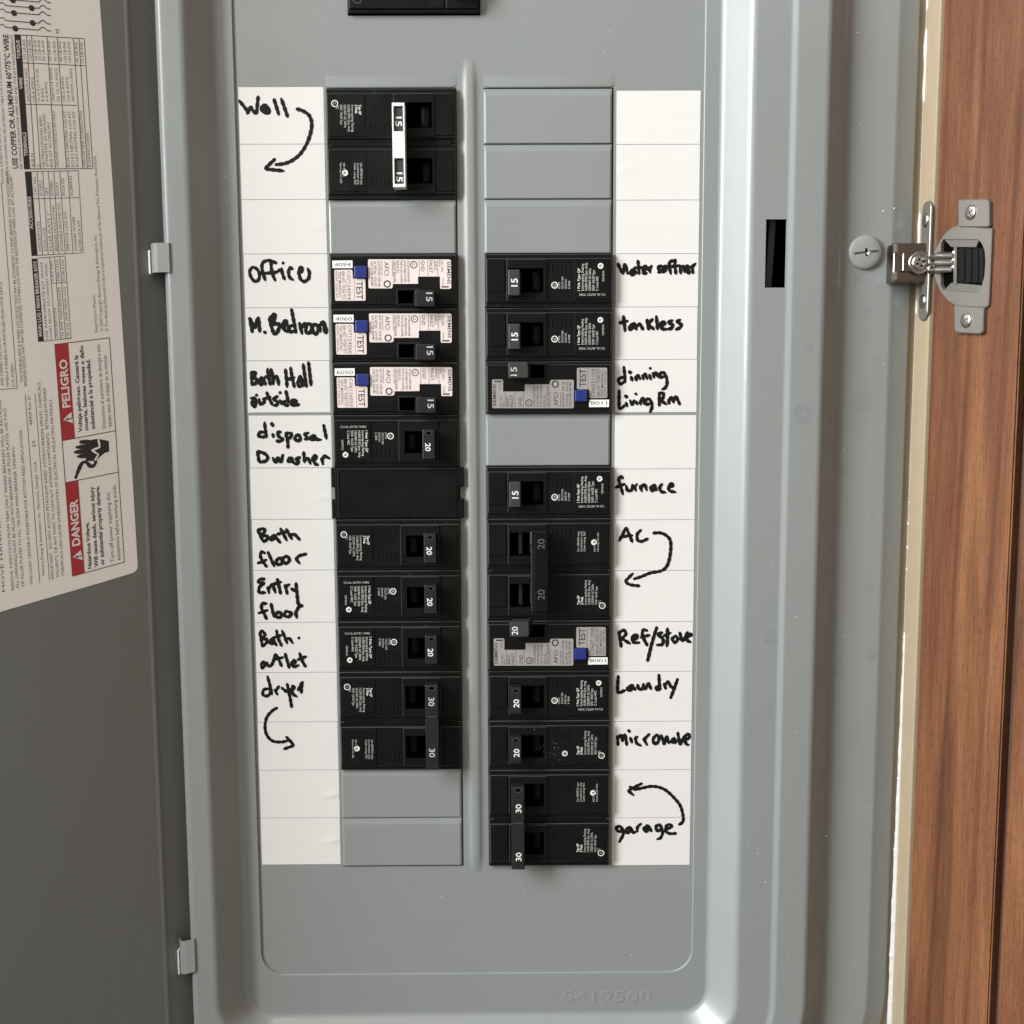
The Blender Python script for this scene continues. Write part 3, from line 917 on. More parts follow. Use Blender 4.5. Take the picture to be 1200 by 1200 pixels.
def handle_block(h, T, p0, p1, q0, q1, top, lean, mat, text, tmat='print', hole_=False, tq=None, side_='R'):
    """tapered toggle leaning by 'lean' along p"""
    T = raised_at(T, (p0 + p1) / 2, (q0 + q1) / 2, top)
    def TT(p, q, w):
        k = max(0, (w - FACE)) / (top - FACE)
        pm = (p0 + p1) / 2
        return T(pm + (p - pm) * (1 - .06 * k) + lean * k, q, w)
    vs_ = []
    h.box((p0, q0, -3), (p1, q1, top), mat, .45, 2, TT)
    # bmesh boxes only have corner vertices, so the lean lives in the bevelled corners
    if text:
        z = top + .03
        qm = tq if tq is not None else (q0 + q1) / 2
        p_b = (p0 + p1) / 2 + lean - 1.65
        O = T(p_b, qm - 2.4, z)
        H_ = 2.6 if side_ == 'L' else (3.1 if text == '15' else 2.8)
        L_ = glyphs(text, .018)[2] * H_ * .56
        O = T(p_b, qm - L_, z)
        h.text(text, O, T(p_b, qm + L_, z) - O, T(p_b + H_, qm - L_, z) - O, tmat, .018)
    if hole_:
        O = T((p0 + p1) / 2 + lean, q1 - 1.7 if hole_ > 0 else q0 + 1.7, top + .04)
        h.annulus(O, T(1, 0, 0) - T(0, 0, 0), (T(0, 1, 0) - T(0, 0, 0)) * .55, .05, 1.25, 'void', 16)
        h.annulus(O + Vector((0, 0, .02)), T(1, 0, 0) - T(0, 0, 0), (T(0, 1, 0) - T(0, 0, 0)) * .6, 1.2, 1.75, 'handle', 16)

def single(side, row, amp, label, style='A', hole_=True, wear=False):
    T = frame_of(side, row)
    loc = T(LEN / 2, 12.6, 0)
    t = thing('circuit_breaker', loc, label, 'circuit breaker', 'single pole breakers')
    b = MB()
    rnd = random.Random(row * 7 + ord(side))
    slot = (33.0, 6.8, 49.6, 18.2) if side == 'R' else (34.4, 8.0, 49.4, 18.6)
    pole(b, T, 0, style, slot, rnd)
    if wear:
        for k in range(60):
            a, q = rnd.gauss(28, 5), rnd.gauss(11, 6)
            if 19 < a < 50 and .8 < q < 24:
                O = T(a, q, FACE + .8 if 31.6 < a < 50.4 and 3 < q < 22.4 else (FACE + .03 if 2.7 < q < 22.8 else 2.13))
                b.annulus(O, T(1, 0, 0) - T(0, 0, 0), T(0, 1, 0) - T(0, 0, 0), .01, rnd.uniform(.06, .24), 'fade' if k % 4 == 0 else 'faint', 6, .35)
        pring(b, T, 22.5, 8.5, .6, 1.5, FACE + .05, 'fade')
    b.box((slot[0] + .4, slot[1] + .3, -6), (slot[0] + 5.4, slot[3] - .3, -.6), 'black', 1.6, 3, T)
    b.build('body', t)
    h = MB()
    q0, q1 = (3.6, 17.0) if side == 'R' and amp == '20' else ((5.6, 17.6) if side == 'R' else (7.4, 21.6))
    lean = .6
    handle_block(h, T, *((43.4, 49.2) if side == 'R' else (42.2, 48.6)), q0, q1, 9.6, lean, 'handle' if amp == '15' else 'black2', amp,
                 'print', (1 if side == 'R' else -1) if hole_ else False, (q0 + q1) / 2 + (-1.4 if side == 'R' and amp == '20' else (1.2 if side == 'L' else 0)), side)
    h.build('handle', t)
    return t

def double(side, row, amp, label, kind='on'):
    T = frame_of(side, row, 2)
    t = thing('circuit_breaker', T(LEN / 2, 25.3, 0), label, 'circuit breaker', 'double pole breakers')
    b = MB()
    rnd = random.Random(row * 13 + ord(side))
    for k in (0, 1):
        q0 = 25.33 * k
        slot = (33.0, q0 + 7.0, 49.4, q0 + 18.6)
        st = {('L', 0): 'B', ('L', 1): 'C', ('R', 0): 'A2', ('R', 1): 'C'}[(side, k)]
        pole(b, T, q0, 'B' if st == 'A2' else st, slot, rnd)
        a0_, a1_ = (slot[0] + .4, slot[0] + 5.4) if kind == 'on' else (slot[2] - 5.6, slot[2] - .5)
        if kind != 'off':
            b.box((a0_, slot[1] + .3, -6), (a1_, slot[3] - .3, -.6), 'black', 1.6, 3, T)
        if kind == 'off':                                # inner rocker seen in the open slot
            b.box((43.2, q0 + 7.3, -5), (45.4, q0 + 18.3, 1.2), 'black2', .3, 1, T)
    b.box((2, 24.0, 1.0), (LEN - 2, 26.6, 2.35), 'black', .3, 1, T)
    b.build('body', t)
    h = MB()
    T = raised_at(T, 45 if kind == 'on' else 34, 25, 10.4)
    if kind == 'on':
        qa, qb = (7.0, 49.4) if side == 'L' else (-1.0, 41.8)
        p0, p1, top = 42.6, 49.2, 10.2
        h.box((p0, qa, 4.2), (p1, qb, top), 'black2', .5, 2, T)
        h.box((p0 + .6, qa + 2, -3), (p1 - .6, qa + 11, 5), 'black2', .2, 1, T)
        h.box((p0 + .6, qb - 13, -3), (p1 - .6, qb - 3, 5), 'black2', .2, 1, T)
        e = 1 if side == 'R' else -1
        qe = qb if side == 'R' else qa
        # eyelet end and the pads that carry the ratings
        O = T((p0 + p1) / 2, qe - e * 1.7, top + .04)
        h.annulus(O, T(1, 0, 0) - T(0, 0, 0), (T(0, 1, 0) - T(0, 0, 0)) * .6, .05, 1.4, 'void', 16)
        h.annulus(O + Vector((0, 0, .02)), T(1, 0, 0) - T(0, 0, 0), (T(0, 1, 0) - T(0, 0, 0)) * .65, 1.4, 2.2, 'handle', 16)
        for q in ((13.2, 39.0) if side == 'L' else (3.6, 28.5)):
            h.box((p0 + .5, q - 1.6, top - .1), (p1 - .5, q + 6.8, top + .18), 'black2', .12, 1, T)
            O = T(p0 + 1.7, q, top + .21)
            h.text(amp, O, T(p0 + 1.9, q + 4.4, top + .21) - T(p0 + 1.9, q, top + .21), T(p0 + 4.8, q, top + .21) - T(p0 + 1.9, q, top + .21), 'print' if side == 'R' else 'fade', .012)
        h.box((p0 + .9, 22.6, top - .1), (p1 - .9, 23.4, top + .3), 'handle', .1, 1, T)
        h.build('handle_tie', t)
    elif kind == 'off':
        p0, p1, top = 30.6, 38.4, 10.4
        h.box((p0, 4.6, 4.2), (p1 - .6, 42.6, top), 'black', .5, 2, T)
        h.box((p1 - .7, 4.2, 4.0), (p1 + .7, 43.0, 9.4), 'black2', .5, 2, T)  # lighter side strip, the highlight on the tie put into its colour
        h.box((p1 - .2, 37.4, 8.8), (p1 + 1.0, 43.6, 10.2), 'handle', .5, 2, T)
        for q0 in (7.4, 32.7):
            h.box((p0 + .8, q0, -3), (p1 + 1, q0 + 10.6, 5), 'black2', .2, 1, T)
        for q in (10.6, 35.4):
            h.box((p0 + .6, q - 2.2, top - .1), (p1 - 1.2, q + 7.2, top + .18), 'black', .12, 1, T)
            O = T(p0 + 2.0, q, top + .21)
            h.text(amp, O, T(p0 + 2.0, q + 5.0, top + .21) - O, T(p0 + 5.4, q, top + .21) - O, 'faint', .005)
        h.build('handle_tie', t)
    else:                                                # pale metal bracket round two toggles
        p0, p1, top = 31.0, 36.8, 12.0
        for q0 in (9.5, 33.0):
            hb = MB()
            hb.box((p0 + .9, q0, -4), (p1 - .9, q0 + 10.4, top - 1.0), 'handle', .3, 2, T)
            O = T(p0 + 1.5, q0 + (4.2 if q0 < 20 else 5.6), top - .97)
            q = q0 + (4.2 if q0 < 20 else 4.6)
            hb.text(amp, O, T(p0 + 1.5, q + 4.2, top - .97) - T(p0 + 1.5, q, top - .97), T(p0 + 4.4, q, top) - T(p0 + 1.5, q, top), 'print', .02)
            hb.build('handle', t)
        y0, y1 = 7.6, 45.4
        for (a, b_) in (((p0, y0), (p1, y0 + 1.5)), ((p0, 20.3), (p1, 32.4)), ((p0, y1 - 1.5), (p1, y1)), ((p0, y0 + 1.5), (p0 + .75, 20.3)), ((p1 - .75, y0 + 1.5), (p1, 20.3)), ((p0, 32.4), (p0 + .75, y1 - 1.5)), ((p1 - .75, 32.4), (p1, y1 - 1.5))):
            h.box((a[0], a[1], 5.0), (b_[0], b_[1], top), 'alu', .12, 1, T)
        for i, q in enumerate((23.6, 26.0, 28.6)):
            O = T(p0 + 2.0, q, top + .02)
            h.annulus(O, T(1, 0, 0) - T(0, 0, 0), T(0, 1, 0) - T(0, 0, 0), .55, .8, 'fold', 12)
        h.build('handle_tie', t)
    return t

def afci(side, row, amp, label, stock, serial):
    T = frame_of(side, row)
    t = thing('circuit_breaker', T(LEN / 2, 12.6, 0), label, 'circuit breaker', 'arc fault breakers with printed stickers')
    b = MB()
    P = lambda x, y: ((x - 55) / 1055 * LEN, (y - 40) / 460 * 25.33)
    (a0, b0), (a1, b1) = P(612, 346), P(806, 468)
    hole_ = (a0 + .5, b0 + .4, a1 - .5, b1 - .2)
    b.frame((0, .25, LEN, 25.08), hole_, -9, 2.4, -6, 'black', T, .4, 'void', 'void')
    b.frame((.5, .9, LEN - .5, 23.6), hole_, 2.2, FACE, 2.3, 'black', T, .3, 'void', 'void', False)
    b.frame((a0 - .3, b0 - .3, a1 + .3, b1 + .6), hole_, FACE - .2, FACE + .5, FACE, 'black', T, .15, 'void', 'void', False)
    for k in range(6):
        pp = P(400 + k * 34, 0)[0]
        b.box((pp, P(0, 400)[1], FACE - .1), (pp + .5, P(0, 440)[1], FACE + .2), 'black', .08, 1, T)
    b.build('body', t)
    z = FACE + .10
    def poly(mb, pts, mat):
        mb.prism([P(*p) for p in pts], FACE + .0, z, mat, 0, T)
    s1 = MB()
    poly(s1, [(383, 88), (1050, 92), (1060, 100), (1060, 332), (1052, 341), (976, 341), (968, 334), (968, 236), (786, 236), (786, 297), (578, 297), (575, 326), (562, 335), (383, 335), (375, 326), (375, 96)], stock)
    zz = z + .03
    ink = 'dark_print'
    def tx(s, x, y0, y1, h, mat=ink, bold=0.0):
        p, q0 = P(x, y0)
        q1 = P(x, y1)[1]
        ptext(s1, T, s, p, q0, q1, h / 1055 * LEN, zz, mat, bold)
    tx('SIEMENS', 1028, 108, 300, 28, ink, .012)
    tx('TYPE QAF2', 985, 250, 312, 14, 'grey_ink')
    tx('120V~ 60Hz', 978, 100, 196, 20, 'grey_ink')
    tx('10kA', 958, 100, 150, 16, 'grey_ink')
    tx('ARC', 918, 100, 190, 26, ink)
    tx('FAULT', 882, 102, 205, 26, ink, .01)
    tx('GND', 812, 102, 190, 30, ink)
    tx('AFCI', 510, 110, 225, 36, ink, 0)
    for x, s, y1 in ((700, 'Use in place of standard breaker', 285), (672, 'to help mitigate arc faults', 280), (642, 'Push to test monthly', 288), (610, 'ISSUE NO. JR-2', 205), (582, 'CIRCUIT BREAKER', 285), (455, 'HACR TYPE SWD', 225), (425, 'Cat. QAF type', 215), (396, 'CU/AL 75C WIRE', 225)):
        tx(s, x, 102, y1, 22, 'grey_ink', .008)
    for x, s in ((455, 'LISTED 35M'), (425, 'LN-03'), (398, 'MADE MEX')):
        tx(s, x, 238, 318, 20, 'grey_ink', .008)
    for x in (950, 868, 798, 575, 488):
        O, Q = T(*P(x, 98), zz), T(*P(x, 232), zz)
        d = T(.1, 0, 0) - T(0, 0, 0)
        s1.add([O - d, O + d, Q + d, Q - d], [[0, 1, 2, 3]], 'grey_ink')
    p, q = P(752, 136)
    pring(s1, T, p, q, 1.35, 1.75, zz, ink)
    ptext(s1, T, 'UL', p - .7, q - .8, q + .8, 1.4, zz, ink)
    p, q = P(531, 298)
    pring(s1, T, p, q, 1.15, 1.75, zz, ink)
    O = T(*P(980, 318), zz)
    s1.add([O, T(*P(1040, 318), zz), T(*P(1040, 330), zz), T(*P(980, 330), zz)], [[0, 1, 2, 3]], ink)
    s1.build('front_sticker', t)
    s1 = MB()
    poly(s1, [(102, 176), (238, 176), (245, 184), (247, 252), (342, 253), (350, 262), (350, 430), (343, 439), (104, 439), (97, 430), (95, 184)], stock)
    tx('TEST', 275, 275, 428, 54, ink, .01)
    tx(serial, 200, 186, 430, 30, 'grey_ink')
    tx('SER NO.  PUSH TO', 158, 188, 425, 22, 'grey_ink', .008)
    tx('TEST MONTHLY', 128, 190, 410, 22, 'grey_ink', .008)
    tx('NOM. 120V AC', 104, 190, 420, 18, 'grey_ink')
    for x in (188, 258):
        O, Q = T(*P(x, 256), zz), T(*P(x, 436), zz)
        d = T(.08, 0, 0) - T(0, 0, 0)
        s1.add([O - d, O + d, Q + d, Q - d], [[0, 1, 2, 3]], 'grey_ink')
    s1.build('test_sticker', t)
    s1 = MB()
    poly(s1, [(80, 98), (247, 97), (247, 162), (80, 162)], 'tag_white')
    p, q = P(96, 148)
    O = T(p, q, zz)
    s1.text(serial[-4:], O, T(P(232, 148)[0], q, zz) - O, T(p, P(96, 116)[1], zz) - O, 'grey_ink')
    s1.build('date_sticker', t)
    h = MB()
    (a0, b0), (a1, b1) = P(262, 146), P(366, 248)
    h.box((a0, b0, 0), (a1, b1, FACE + 1.3), 'blue', .4, 2, T)
    h.build('test_button', t)
    h = MB()
    (a0, b0), (a1, b1) = P(745, 340), P(905, 492)
    top = 9.2
    def TT(p, q, w):
        k = max(0, (w - FACE)) / (top - FACE)
        return T(p + 1.0 * k - 1.2 * (1 - k), q, w)
    T = raised_at(T, (a0 + a1) / 2, (b0 + b1) / 2, top)
    h.box((a0, b0 + .7, -3), (a1, b1 - .3, top), 'handle' if side == 'R' else 'black2', .4, 2, TT)
    p, q = P(838, 372)
    O = T(p + .8, q, top + .03)
    h.text(amp, O, T(p + .8, q + 4.1, top) - T(p + .8, q, top), T(p + 3.8, q, top) - T(p + .8, q, top), 'print' if amp == '20' else 'fade', .008)
    O = T(a0 + 1.1, b0 + 1.4, top + .02)
    Q = T(a0 + 1.1, b1 - 1.4, top + .02)
    d = T(.16, 0, 0) - T(0, 0, 0)
    h.add([O - d, O + d, Q + d, Q - d], [[0, 1, 2, 3]], 'handle')  # glint along the toggle's edge, drawn as a paler strip
    h.build('handle', t)
    return t

double('L', 1, '15', 'double black breaker, pale metal tie over 15 handles, beside the Well label', 'bracket')
afci('L', 4, '15', 'arc fault breaker, pinkish stickers and blue button, beside the Office label', 'tag', 'C07124094')
afci('L', 5, '15', 'arc fault breaker, pinkish stickers and blue button, beside the M. Bedroom label', 'tag', 'C07124060')
afci('L', 6, '15', 'arc fault breaker, pinkish stickers and blue button, beside the Bath Hall outside label', 'tag', 'C06116050')
single('L', 7, '20', 'single black 20 breaker beside the disposal Dwasher label', 'A')
single('L', 9, '20', 'single black 20 breaker beside the Bath floor label, under black filler plate', 'B')
single('L', 10, '20', 'single black 20 breaker beside the Entry floor label', 'A')
single('L', 11, '20', 'single black 20 breaker beside the Bath outlet label', 'A')
double('L', 12, '30', 'double black breaker with tied 30 handles beside the dryer label', 'on')
single('R', 4, '15', 'single black 15 breaker with gray handle beside the Water softner label', 'A', False)
single('R', 5, '15', 'single black 15 breaker with gray handle beside the tankless label', 'A', False)
afci('R', 6, '15', 'arc fault breaker with silver stickers and 15 handle beside the dinning label', 'tag_grey', 'C06031108')
single('R', 8, '15', 'single black 15 breaker beside the furnace label', 'A', False)
double('R', 9, '20', 'double black breaker with tied 20 handles beside the AC label', 'off')
afci('R', 11, '20', 'arc fault breaker with silver stickers and 20 handle beside the Ref/stove label', 'tag_grey', 'C06071008')
single('R', 12, '20', 'single black 20 breaker beside the Laundry label', 'A')
single('R', 13, '20', 'scuffed single black 20 breaker beside the microwave label', 'B', True, True)
double('R', 14, '30', 'double black breaker with tied 30 handles beside the garage label', 'on')

# plain black filler plate
T = frame_of('L', 8)
fp = MB()
fp.box((.2, .1, -4), (LEN - .2, 25.2, 2.4), 'black', .4, 2, T)
for q in ((.15, 9.8), (15.6, 25.15)):
    fp.box((-1.5, q[0], .25), (1.2, q[1], 2.3), 'black', .4, 2, T)
    fp.box((LEN - 1.2, q[0], .25), (LEN + 2.2, q[1], 2.3), 'black', .4, 2, T)
fp.frame((1.6, .9, LEN - 1.6, 24.3), (2.2, 1.5, LEN - 2.2, 22.6), 2.2, 2.75, 2.42, 'black', T, .15)
tag(fp.build('filler_plate', origin=T(LEN / 2, 12.6, 0)), 'plain black filler plate with side tabs between 20 breakers', 'filler plate')

# main breaker, only its lower end in view
mb_ = MB()
mt = thing('main_breaker', (-25.7, 242, 0), 'black main breaker end in the top cutout above the breaker columns', 'main breaker')
mb_.box((-56.2, 223.4, -10), (4.7, 261.5, 2.2), 'black', .4, 2)
mb_.box((-55.4, 225.0, 1.8), (-11.4, 261, 3.2), 'black', .4, 2)
mb_.box((-10.8, 225.0, 1.8), (3.9, 261, 3.2), 'black', .4, 2)
mb_.annulus(Vector((-51.6, 229.4, 3.23)), X, Y, 1.9, 2.15, 'faint', 20)
mb_.build('body', mt)
hb = MB()
hb.box((-6, 230, 2), (0, 252, 9), 'black2', .6, 2)
hb.build('handle', mt)

# ------------------------------------------------------------------ handwritten directory labels
LY = [101.8, 169, 233.8, 297.5, 360.6, 422.7, 484.5, 548.3, 608.6, 668.2, 729.3, 788, 846, 902.5, 958.5, 1013.2]
RYI = [106, 169.2, 234.5, 297.3, 359.7, 421.3, 484.2, 549.4, 609, 668.5, 728.4, 786.8, 845.2, 902, 958, 1013.8]
INK = {
 ('L', 1): (275, 100, 20, [[(55, 180), (140, 290), (150, 330)], [(150, 330), (185, 258), (215, 300), (255, 332)], [(255, 332), (275, 130)],
    [(330, 240), (312, 262), (330, 305), (375, 322), (405, 315), (385, 255), (345, 235), (340, 280), (385, 305), (360, 270)], [(460, 162), (515, 338)], [(546, 158), (620, 368)],
    [(725, 275), (800, 300), (870, 352), (900, 430), (895, 530), (850, 670), (780, 790), (690, 870), (590, 915), (480, 930)], [(470, 866), (358, 972)], [(358, 978), (450, 990), (572, 1002)]]),
 ('L', 4): (280, 290, 19, [[(150, 232), (125, 290), (155, 370), (205, 398), (240, 350), (230, 280), (190, 238), (150, 232)], [(438, 185), (390, 160), (320, 155), (275, 185), (270, 250), (290, 330), (310, 385)],
    [(375, 165), (380, 250), (400, 330), (425, 385)], [(245, 310), (340, 300), (430, 290), (490, 258)], [(500, 245), (510, 310), (535, 375)], [(517, 182)], [(628, 252), (597, 240), (580, 290), (595, 350), (635, 380)],
    [(690, 305), (740, 272), (738, 238), (712, 242), (705, 300), (720, 370), (760, 398), (810, 370), (825, 300), (805, 245)]]),
 ('L', 5): (280, 290, 21, [[(125, 828), (158, 995)], [(130, 832), (185, 935), (220, 822)], [(228, 822), (245, 990)], [(298, 990), (306, 996)], [(378, 810), (362, 850), (402, 1000)], [(362, 838), (405, 785), (425, 805), (410, 850), (385, 890)],
    [(400, 900), (460, 892), (472, 930), (440, 1005), (400, 1005)], [(500, 940), (558, 900), (550, 862), (525, 872), (520, 940), (565, 992)], [(625, 912), (590, 930), (592, 982), (640, 985)], [(616, 726), (640, 850), (668, 1000)],
    [(708, 884), (740, 1008)], [(725, 950), (768, 884)], [(792, 900), (785, 985), (835, 1000), (850, 910), (795, 892)], [(860, 905), (870, 995), (910, 1008), (930, 925), (872, 898)], [(935, 905), (955, 988)], [(940, 930), (988, 872), (1000, 950), (1012, 1005)], [(1000, 884), (1030, 1000)]]),
 ('L', 6): (285, 410, 20, [[(95, 262), (105, 410)], [(95, 262), (140, 266), (130, 310), (105, 330)], [(110, 330), (155, 342), (148, 390), (110, 412)], [(205, 330), (182, 378), (215, 405), (240, 355), (215, 325), (205, 370)], [(235, 335), (262, 408)],
    [(285, 222), (300, 330), (318, 408)], [(250, 322), (335, 300)], [(325, 226), (350, 330), (350, 402)], [(355, 342), (392, 314), (408, 360), (415, 410)], [(495, 228), (515, 438)], [(555, 212), (575, 330), (600, 438)], [(510, 350), (600, 322)],
    [(662, 312), (640, 398), (662, 428), (690, 398), (670, 315), (662, 370)], [(685, 335), (700, 428)], [(702, 168), (740, 432)], [(765, 150), (795, 418)],
    [(90, 567), (140, 572), (150, 612), (135, 662), (105, 640), (110, 592)], [(156, 531)], [(185, 577), (205, 635), (240, 620), (255, 562)], [(275, 502), (310, 580), (340, 643)], [(232, 577), (322, 550)], [(400, 545), (358, 575), (402, 612), (390, 650), (362, 650)],
    [(430, 592), (452, 640)], [(432, 502)], [(500, 482), (530, 620)], [(510, 602), (476, 612), (490, 645), (530, 648)], [(560, 640), (620, 602), (590, 586), (562, 620), (590, 648), (652, 640)]]),
 ('L', 7): (285, 480, 20, [[(250, 152), (260, 240), (275, 318)], [(255, 266), (200, 266), (176, 300), (220, 322), (270, 310)], [(345, 286), (356, 323)], [(336, 168), (346, 184)], [(437, 262), (402, 270), (420, 318), (460, 345), (430, 372), (388, 364)],
    [(500, 290), (520, 370), (525, 448)], [(500, 276), (558, 280), (560, 318), (520, 340)], [(622, 298), (606, 340), (640, 368), (670, 340), (650, 300), (622, 298)], [(762, 272), (724, 290), (752, 330), (722, 348)], [(800, 312), (782, 345), (830, 350), (840, 312), (800, 306)],
    [(840, 322), (870, 350), (910, 353)], [(942, 182), (960, 270), (975, 343)], [(166, 492), (187, 612)], [(166, 490), (240, 510), (285, 550), (270, 598), (192, 618)], [(346, 566), (385, 618), (406, 562), (440, 614), (464, 532)],
    [(542, 572), (526, 598), (550, 608), (570, 572), (532, 562)], [(565, 582), (590, 628)], [(665, 560), (622, 576), (650, 610), (630, 633), (592, 628)], [(708, 497), (720, 618)], [(715, 592), (760, 572), (790, 638)],
    [(820, 600), (858, 562), (840, 540), (816, 570), (840, 630), (880, 648)], [(918, 572), (935, 638)], [(925, 592), (950, 546), (1008, 570)]]),
 ('L', 9): (290, 600, 20, [[(122, 217), (186, 348)], [(116, 215), (180, 196), (204, 226), (160, 275)], [(172, 280), (225, 282), (240, 312), (186, 352)], [(312, 270), (268, 308), (290, 328), (330, 290), (312, 266)], [(330, 290), (385, 362)], [(386, 192), (460, 333)], [(352, 260), (458, 232)],
    [(456, 202), (520, 318)], [(500, 272), (550, 262), (610, 323)], [(205, 482), (167, 470), (150, 510), (180, 580), (225, 642)], [(122, 600), (190, 576), (220, 560)], [(240, 470), (315, 638)], [(362, 542), (332, 590), (370, 618), (408, 590), (390, 542), (358, 542)],
    [(432, 522), (412, 560), (450, 602), (490, 570), (478, 526), (432, 522)], [(567, 547), (610, 603)], [(572, 552), (602, 516), (688, 491)]]),
 ('L', 10): (290, 600, 20, [[(204, 786), (150, 788), (132, 822), (190, 838), (140, 880), (140, 942), (208, 944)], [(236, 882), (252, 948)], [(242, 910), (290, 852), (328, 948)], [(350, 782), (388, 958)], [(292, 850), (392, 820)], [(440, 852), (466, 957)], [(447, 872), (488, 850)],
    [(512, 896), (555, 920), (578, 902)], [(568, 832), (580, 960), (592, 1080)], [(592, 1082), (648, 1096)],
    [(225, 1072), (172, 1076), (166, 1130), (200, 1200), (225, 1258)], [(132, 1185), (235, 1150)], [(275, 1072), (310, 1228)], [(352, 1170), (332, 1218), (378, 1238), (398, 1192), (352, 1168)], [(450, 1160), (432, 1208), (478, 1228), (518, 1190), (452, 1158)], [(560, 1162), (580, 1242)], [(560, 1200), (602, 1110), (640, 1102)]]),
 ('L', 11): (290, 700, 19, [[(146, 412), (176, 577)], [(146, 412), (176, 397), (204, 440), (170, 480)], [(180, 490), (230, 492), (225, 528), (182, 572)], [(290, 482), (262, 528), (300, 543), (310, 492)], [(300, 492), (340, 563)], [(340, 388), (360, 480), (400, 567)], [(292, 480), (398, 442)], [(406, 393), (466, 538)], [(442, 490), (490, 482), (528, 533)], [(602, 476), (606, 480)],
    [(192, 750), (162, 788), (176, 827), (208, 790), (192, 748)], [(226, 762), (242, 800), (280, 798), (300, 752)], [(302, 758), (322, 682), (350, 692), (400, 808)], [(312, 730), (420, 702)], [(442, 662), (490, 828)], [(512, 788), (563, 760), (545, 740), (516, 770), (540, 812), (598, 795)], [(610, 653), (640, 740), (680, 812)], [(592, 730), (688, 692)]]),
 ('L', 12): (290, 780, 19, [[(235, 127), (265, 240), (287, 338)], [(262, 270), (192, 282), (181, 338), (220, 358), (264, 330), (270, 282)], [(320, 282), (350, 338)], [(330, 300), (368, 242)], [(402, 260), (450, 300), (478, 310)], [(465, 217), (490, 330), (518, 488)],
    [(510, 300), (548, 262), (530, 242), (520, 290), (540, 338), (578, 362)], [(592, 290), (637, 202), (648, 197)], [(637, 205), (630, 318)],
    [(345, 496), (290, 530), (225, 610), (205, 720), (230, 820), (300, 885), (400, 895), (470, 880)], [(455, 836), (543, 928)], [(543, 935), (427, 978)]]),
 ('R', 4): (712, 290, 19, [[(118, 190), (180, 308)], [(178, 308), (204, 202), (234, 308)], [(290, 252), (266, 308), (300, 318), (310, 262)], [(306, 262), (340, 308)], [(355, 158), (370, 308)], [(312, 240), (393, 230)], [(420, 270), (455, 252), (440, 217), (416, 240), (420, 298), (460, 300)], [(482, 232), (500, 293)], [(490, 252), (513, 217)],
    [(640, 220), (597, 222), (602, 258), (630, 275), (590, 294)], [(652, 232), (642, 280), (680, 270), (680, 222), (652, 222)], [(788, 158), (732, 166), (722, 220), (740, 308)], [(790, 142), (790, 230), (800, 308)], [(692, 230), (848, 212)], [(850, 212), (856, 308)], [(862, 230), (890, 222), (900, 288)], [(920, 270), (950, 242), (930, 217), (916, 270), (950, 298), (960, 270)], [(986, 217), (1000, 298)], [(986, 230), (1033, 187)]]),
 ('R', 5): (712, 290, 20, [[(186, 803), (205, 977)], [(138, 885), (233, 862)], [(300, 892), (258, 930), (268, 962), (304, 930), (310, 892), (338, 962)], [(345, 925), (378, 900), (415, 962)], [(460, 843), (480, 962)], [(523, 843), (482, 900), (540, 957)], [(570, 808), (585, 957)], [(620, 930), (668, 892), (645, 872), (620, 900), (640, 952), (698, 957)], [(758, 853), (717, 880), (760, 910), (750, 943), (712, 957)], [(853, 848), (817, 870), (863, 905), (850, 938), (797, 962)]]),
 ('R', 6): (712, 410, 19, [[(190, 198), (200, 290), (205, 378)], [(190, 322), (142, 330), (126, 370), (155, 398), (200, 370)], [(275, 312), (290, 363)], [(258, 260), (268, 265)], [(326, 312), (340, 362)], [(330, 322), (358, 302), (380, 343)], [(406, 302), (420, 343)], [(410, 312), (440, 287), (463, 338)], [(490, 292), (505, 343)], [(500, 217)], [(530, 272), (545, 323)], [(536, 290), (563, 267), (590, 318)],
    [(650, 262), (612, 280), (622, 323), (660, 310)], [(660, 262), (690, 330), (695, 400), (670, 448), (637, 462)],
    [(135, 478), (135, 668), (165, 678), (200, 650)], [(215, 622), (230, 663)], [(212, 542), (222, 550)], [(262, 592), (290, 638), (310, 592)], [(330, 602), (350, 638)], [(328, 514), (338, 522)], [(376, 602), (390, 638)], [(380, 612), (416, 566), (430, 638)], [(480, 572), (442, 590), (452, 638), (490, 630)], [(490, 572), (520, 640), (510, 700), (496, 726)],
    [(605, 512), (605, 653)], [(600, 507), (648, 507), (650, 558), (615, 590)], [(620, 592), (690, 638)], [(710, 582), (725, 633)], [(716, 600), (750, 557), (775, 618)], [(776, 600), (800, 548), (845, 638)]]),
 ('R', 8): (712, 540, 19, [[(182, 206), (152, 186), (132, 220), (155, 310), (180, 393)], [(92, 314), (198, 272)], [(216, 292), (236, 350), (280, 340), (290, 282)], [(310, 292), (330, 348)], [(316, 310), (343, 272)], [(380, 292), (400, 358)], [(386, 320), (430, 277), (458, 343)], [(545, 282), (507, 310), (520, 353), (555, 320), (547, 287), (573, 343)], [(636, 272), (610, 310), (626, 358), (678, 370)], [(720, 310), (768, 290), (750, 267), (716, 300), (727, 350), (797, 368)]]),
 ('R', 9): (712, 600, 19, [[(137, 338), (216, 182)], [(220, 187), (290, 353)], [(152, 290), (288, 275)], [(390, 212), (347, 260), (352, 330), (400, 343), (470, 312)],
    [(535, 246), (620, 245), (690, 277), (735, 340), (738, 450), (715, 580), (680, 650), (620, 692), (500, 715), (400, 755), (310, 784)], [(295, 722), (207, 808)], [(207, 815), (260, 850), (373, 867)]]),
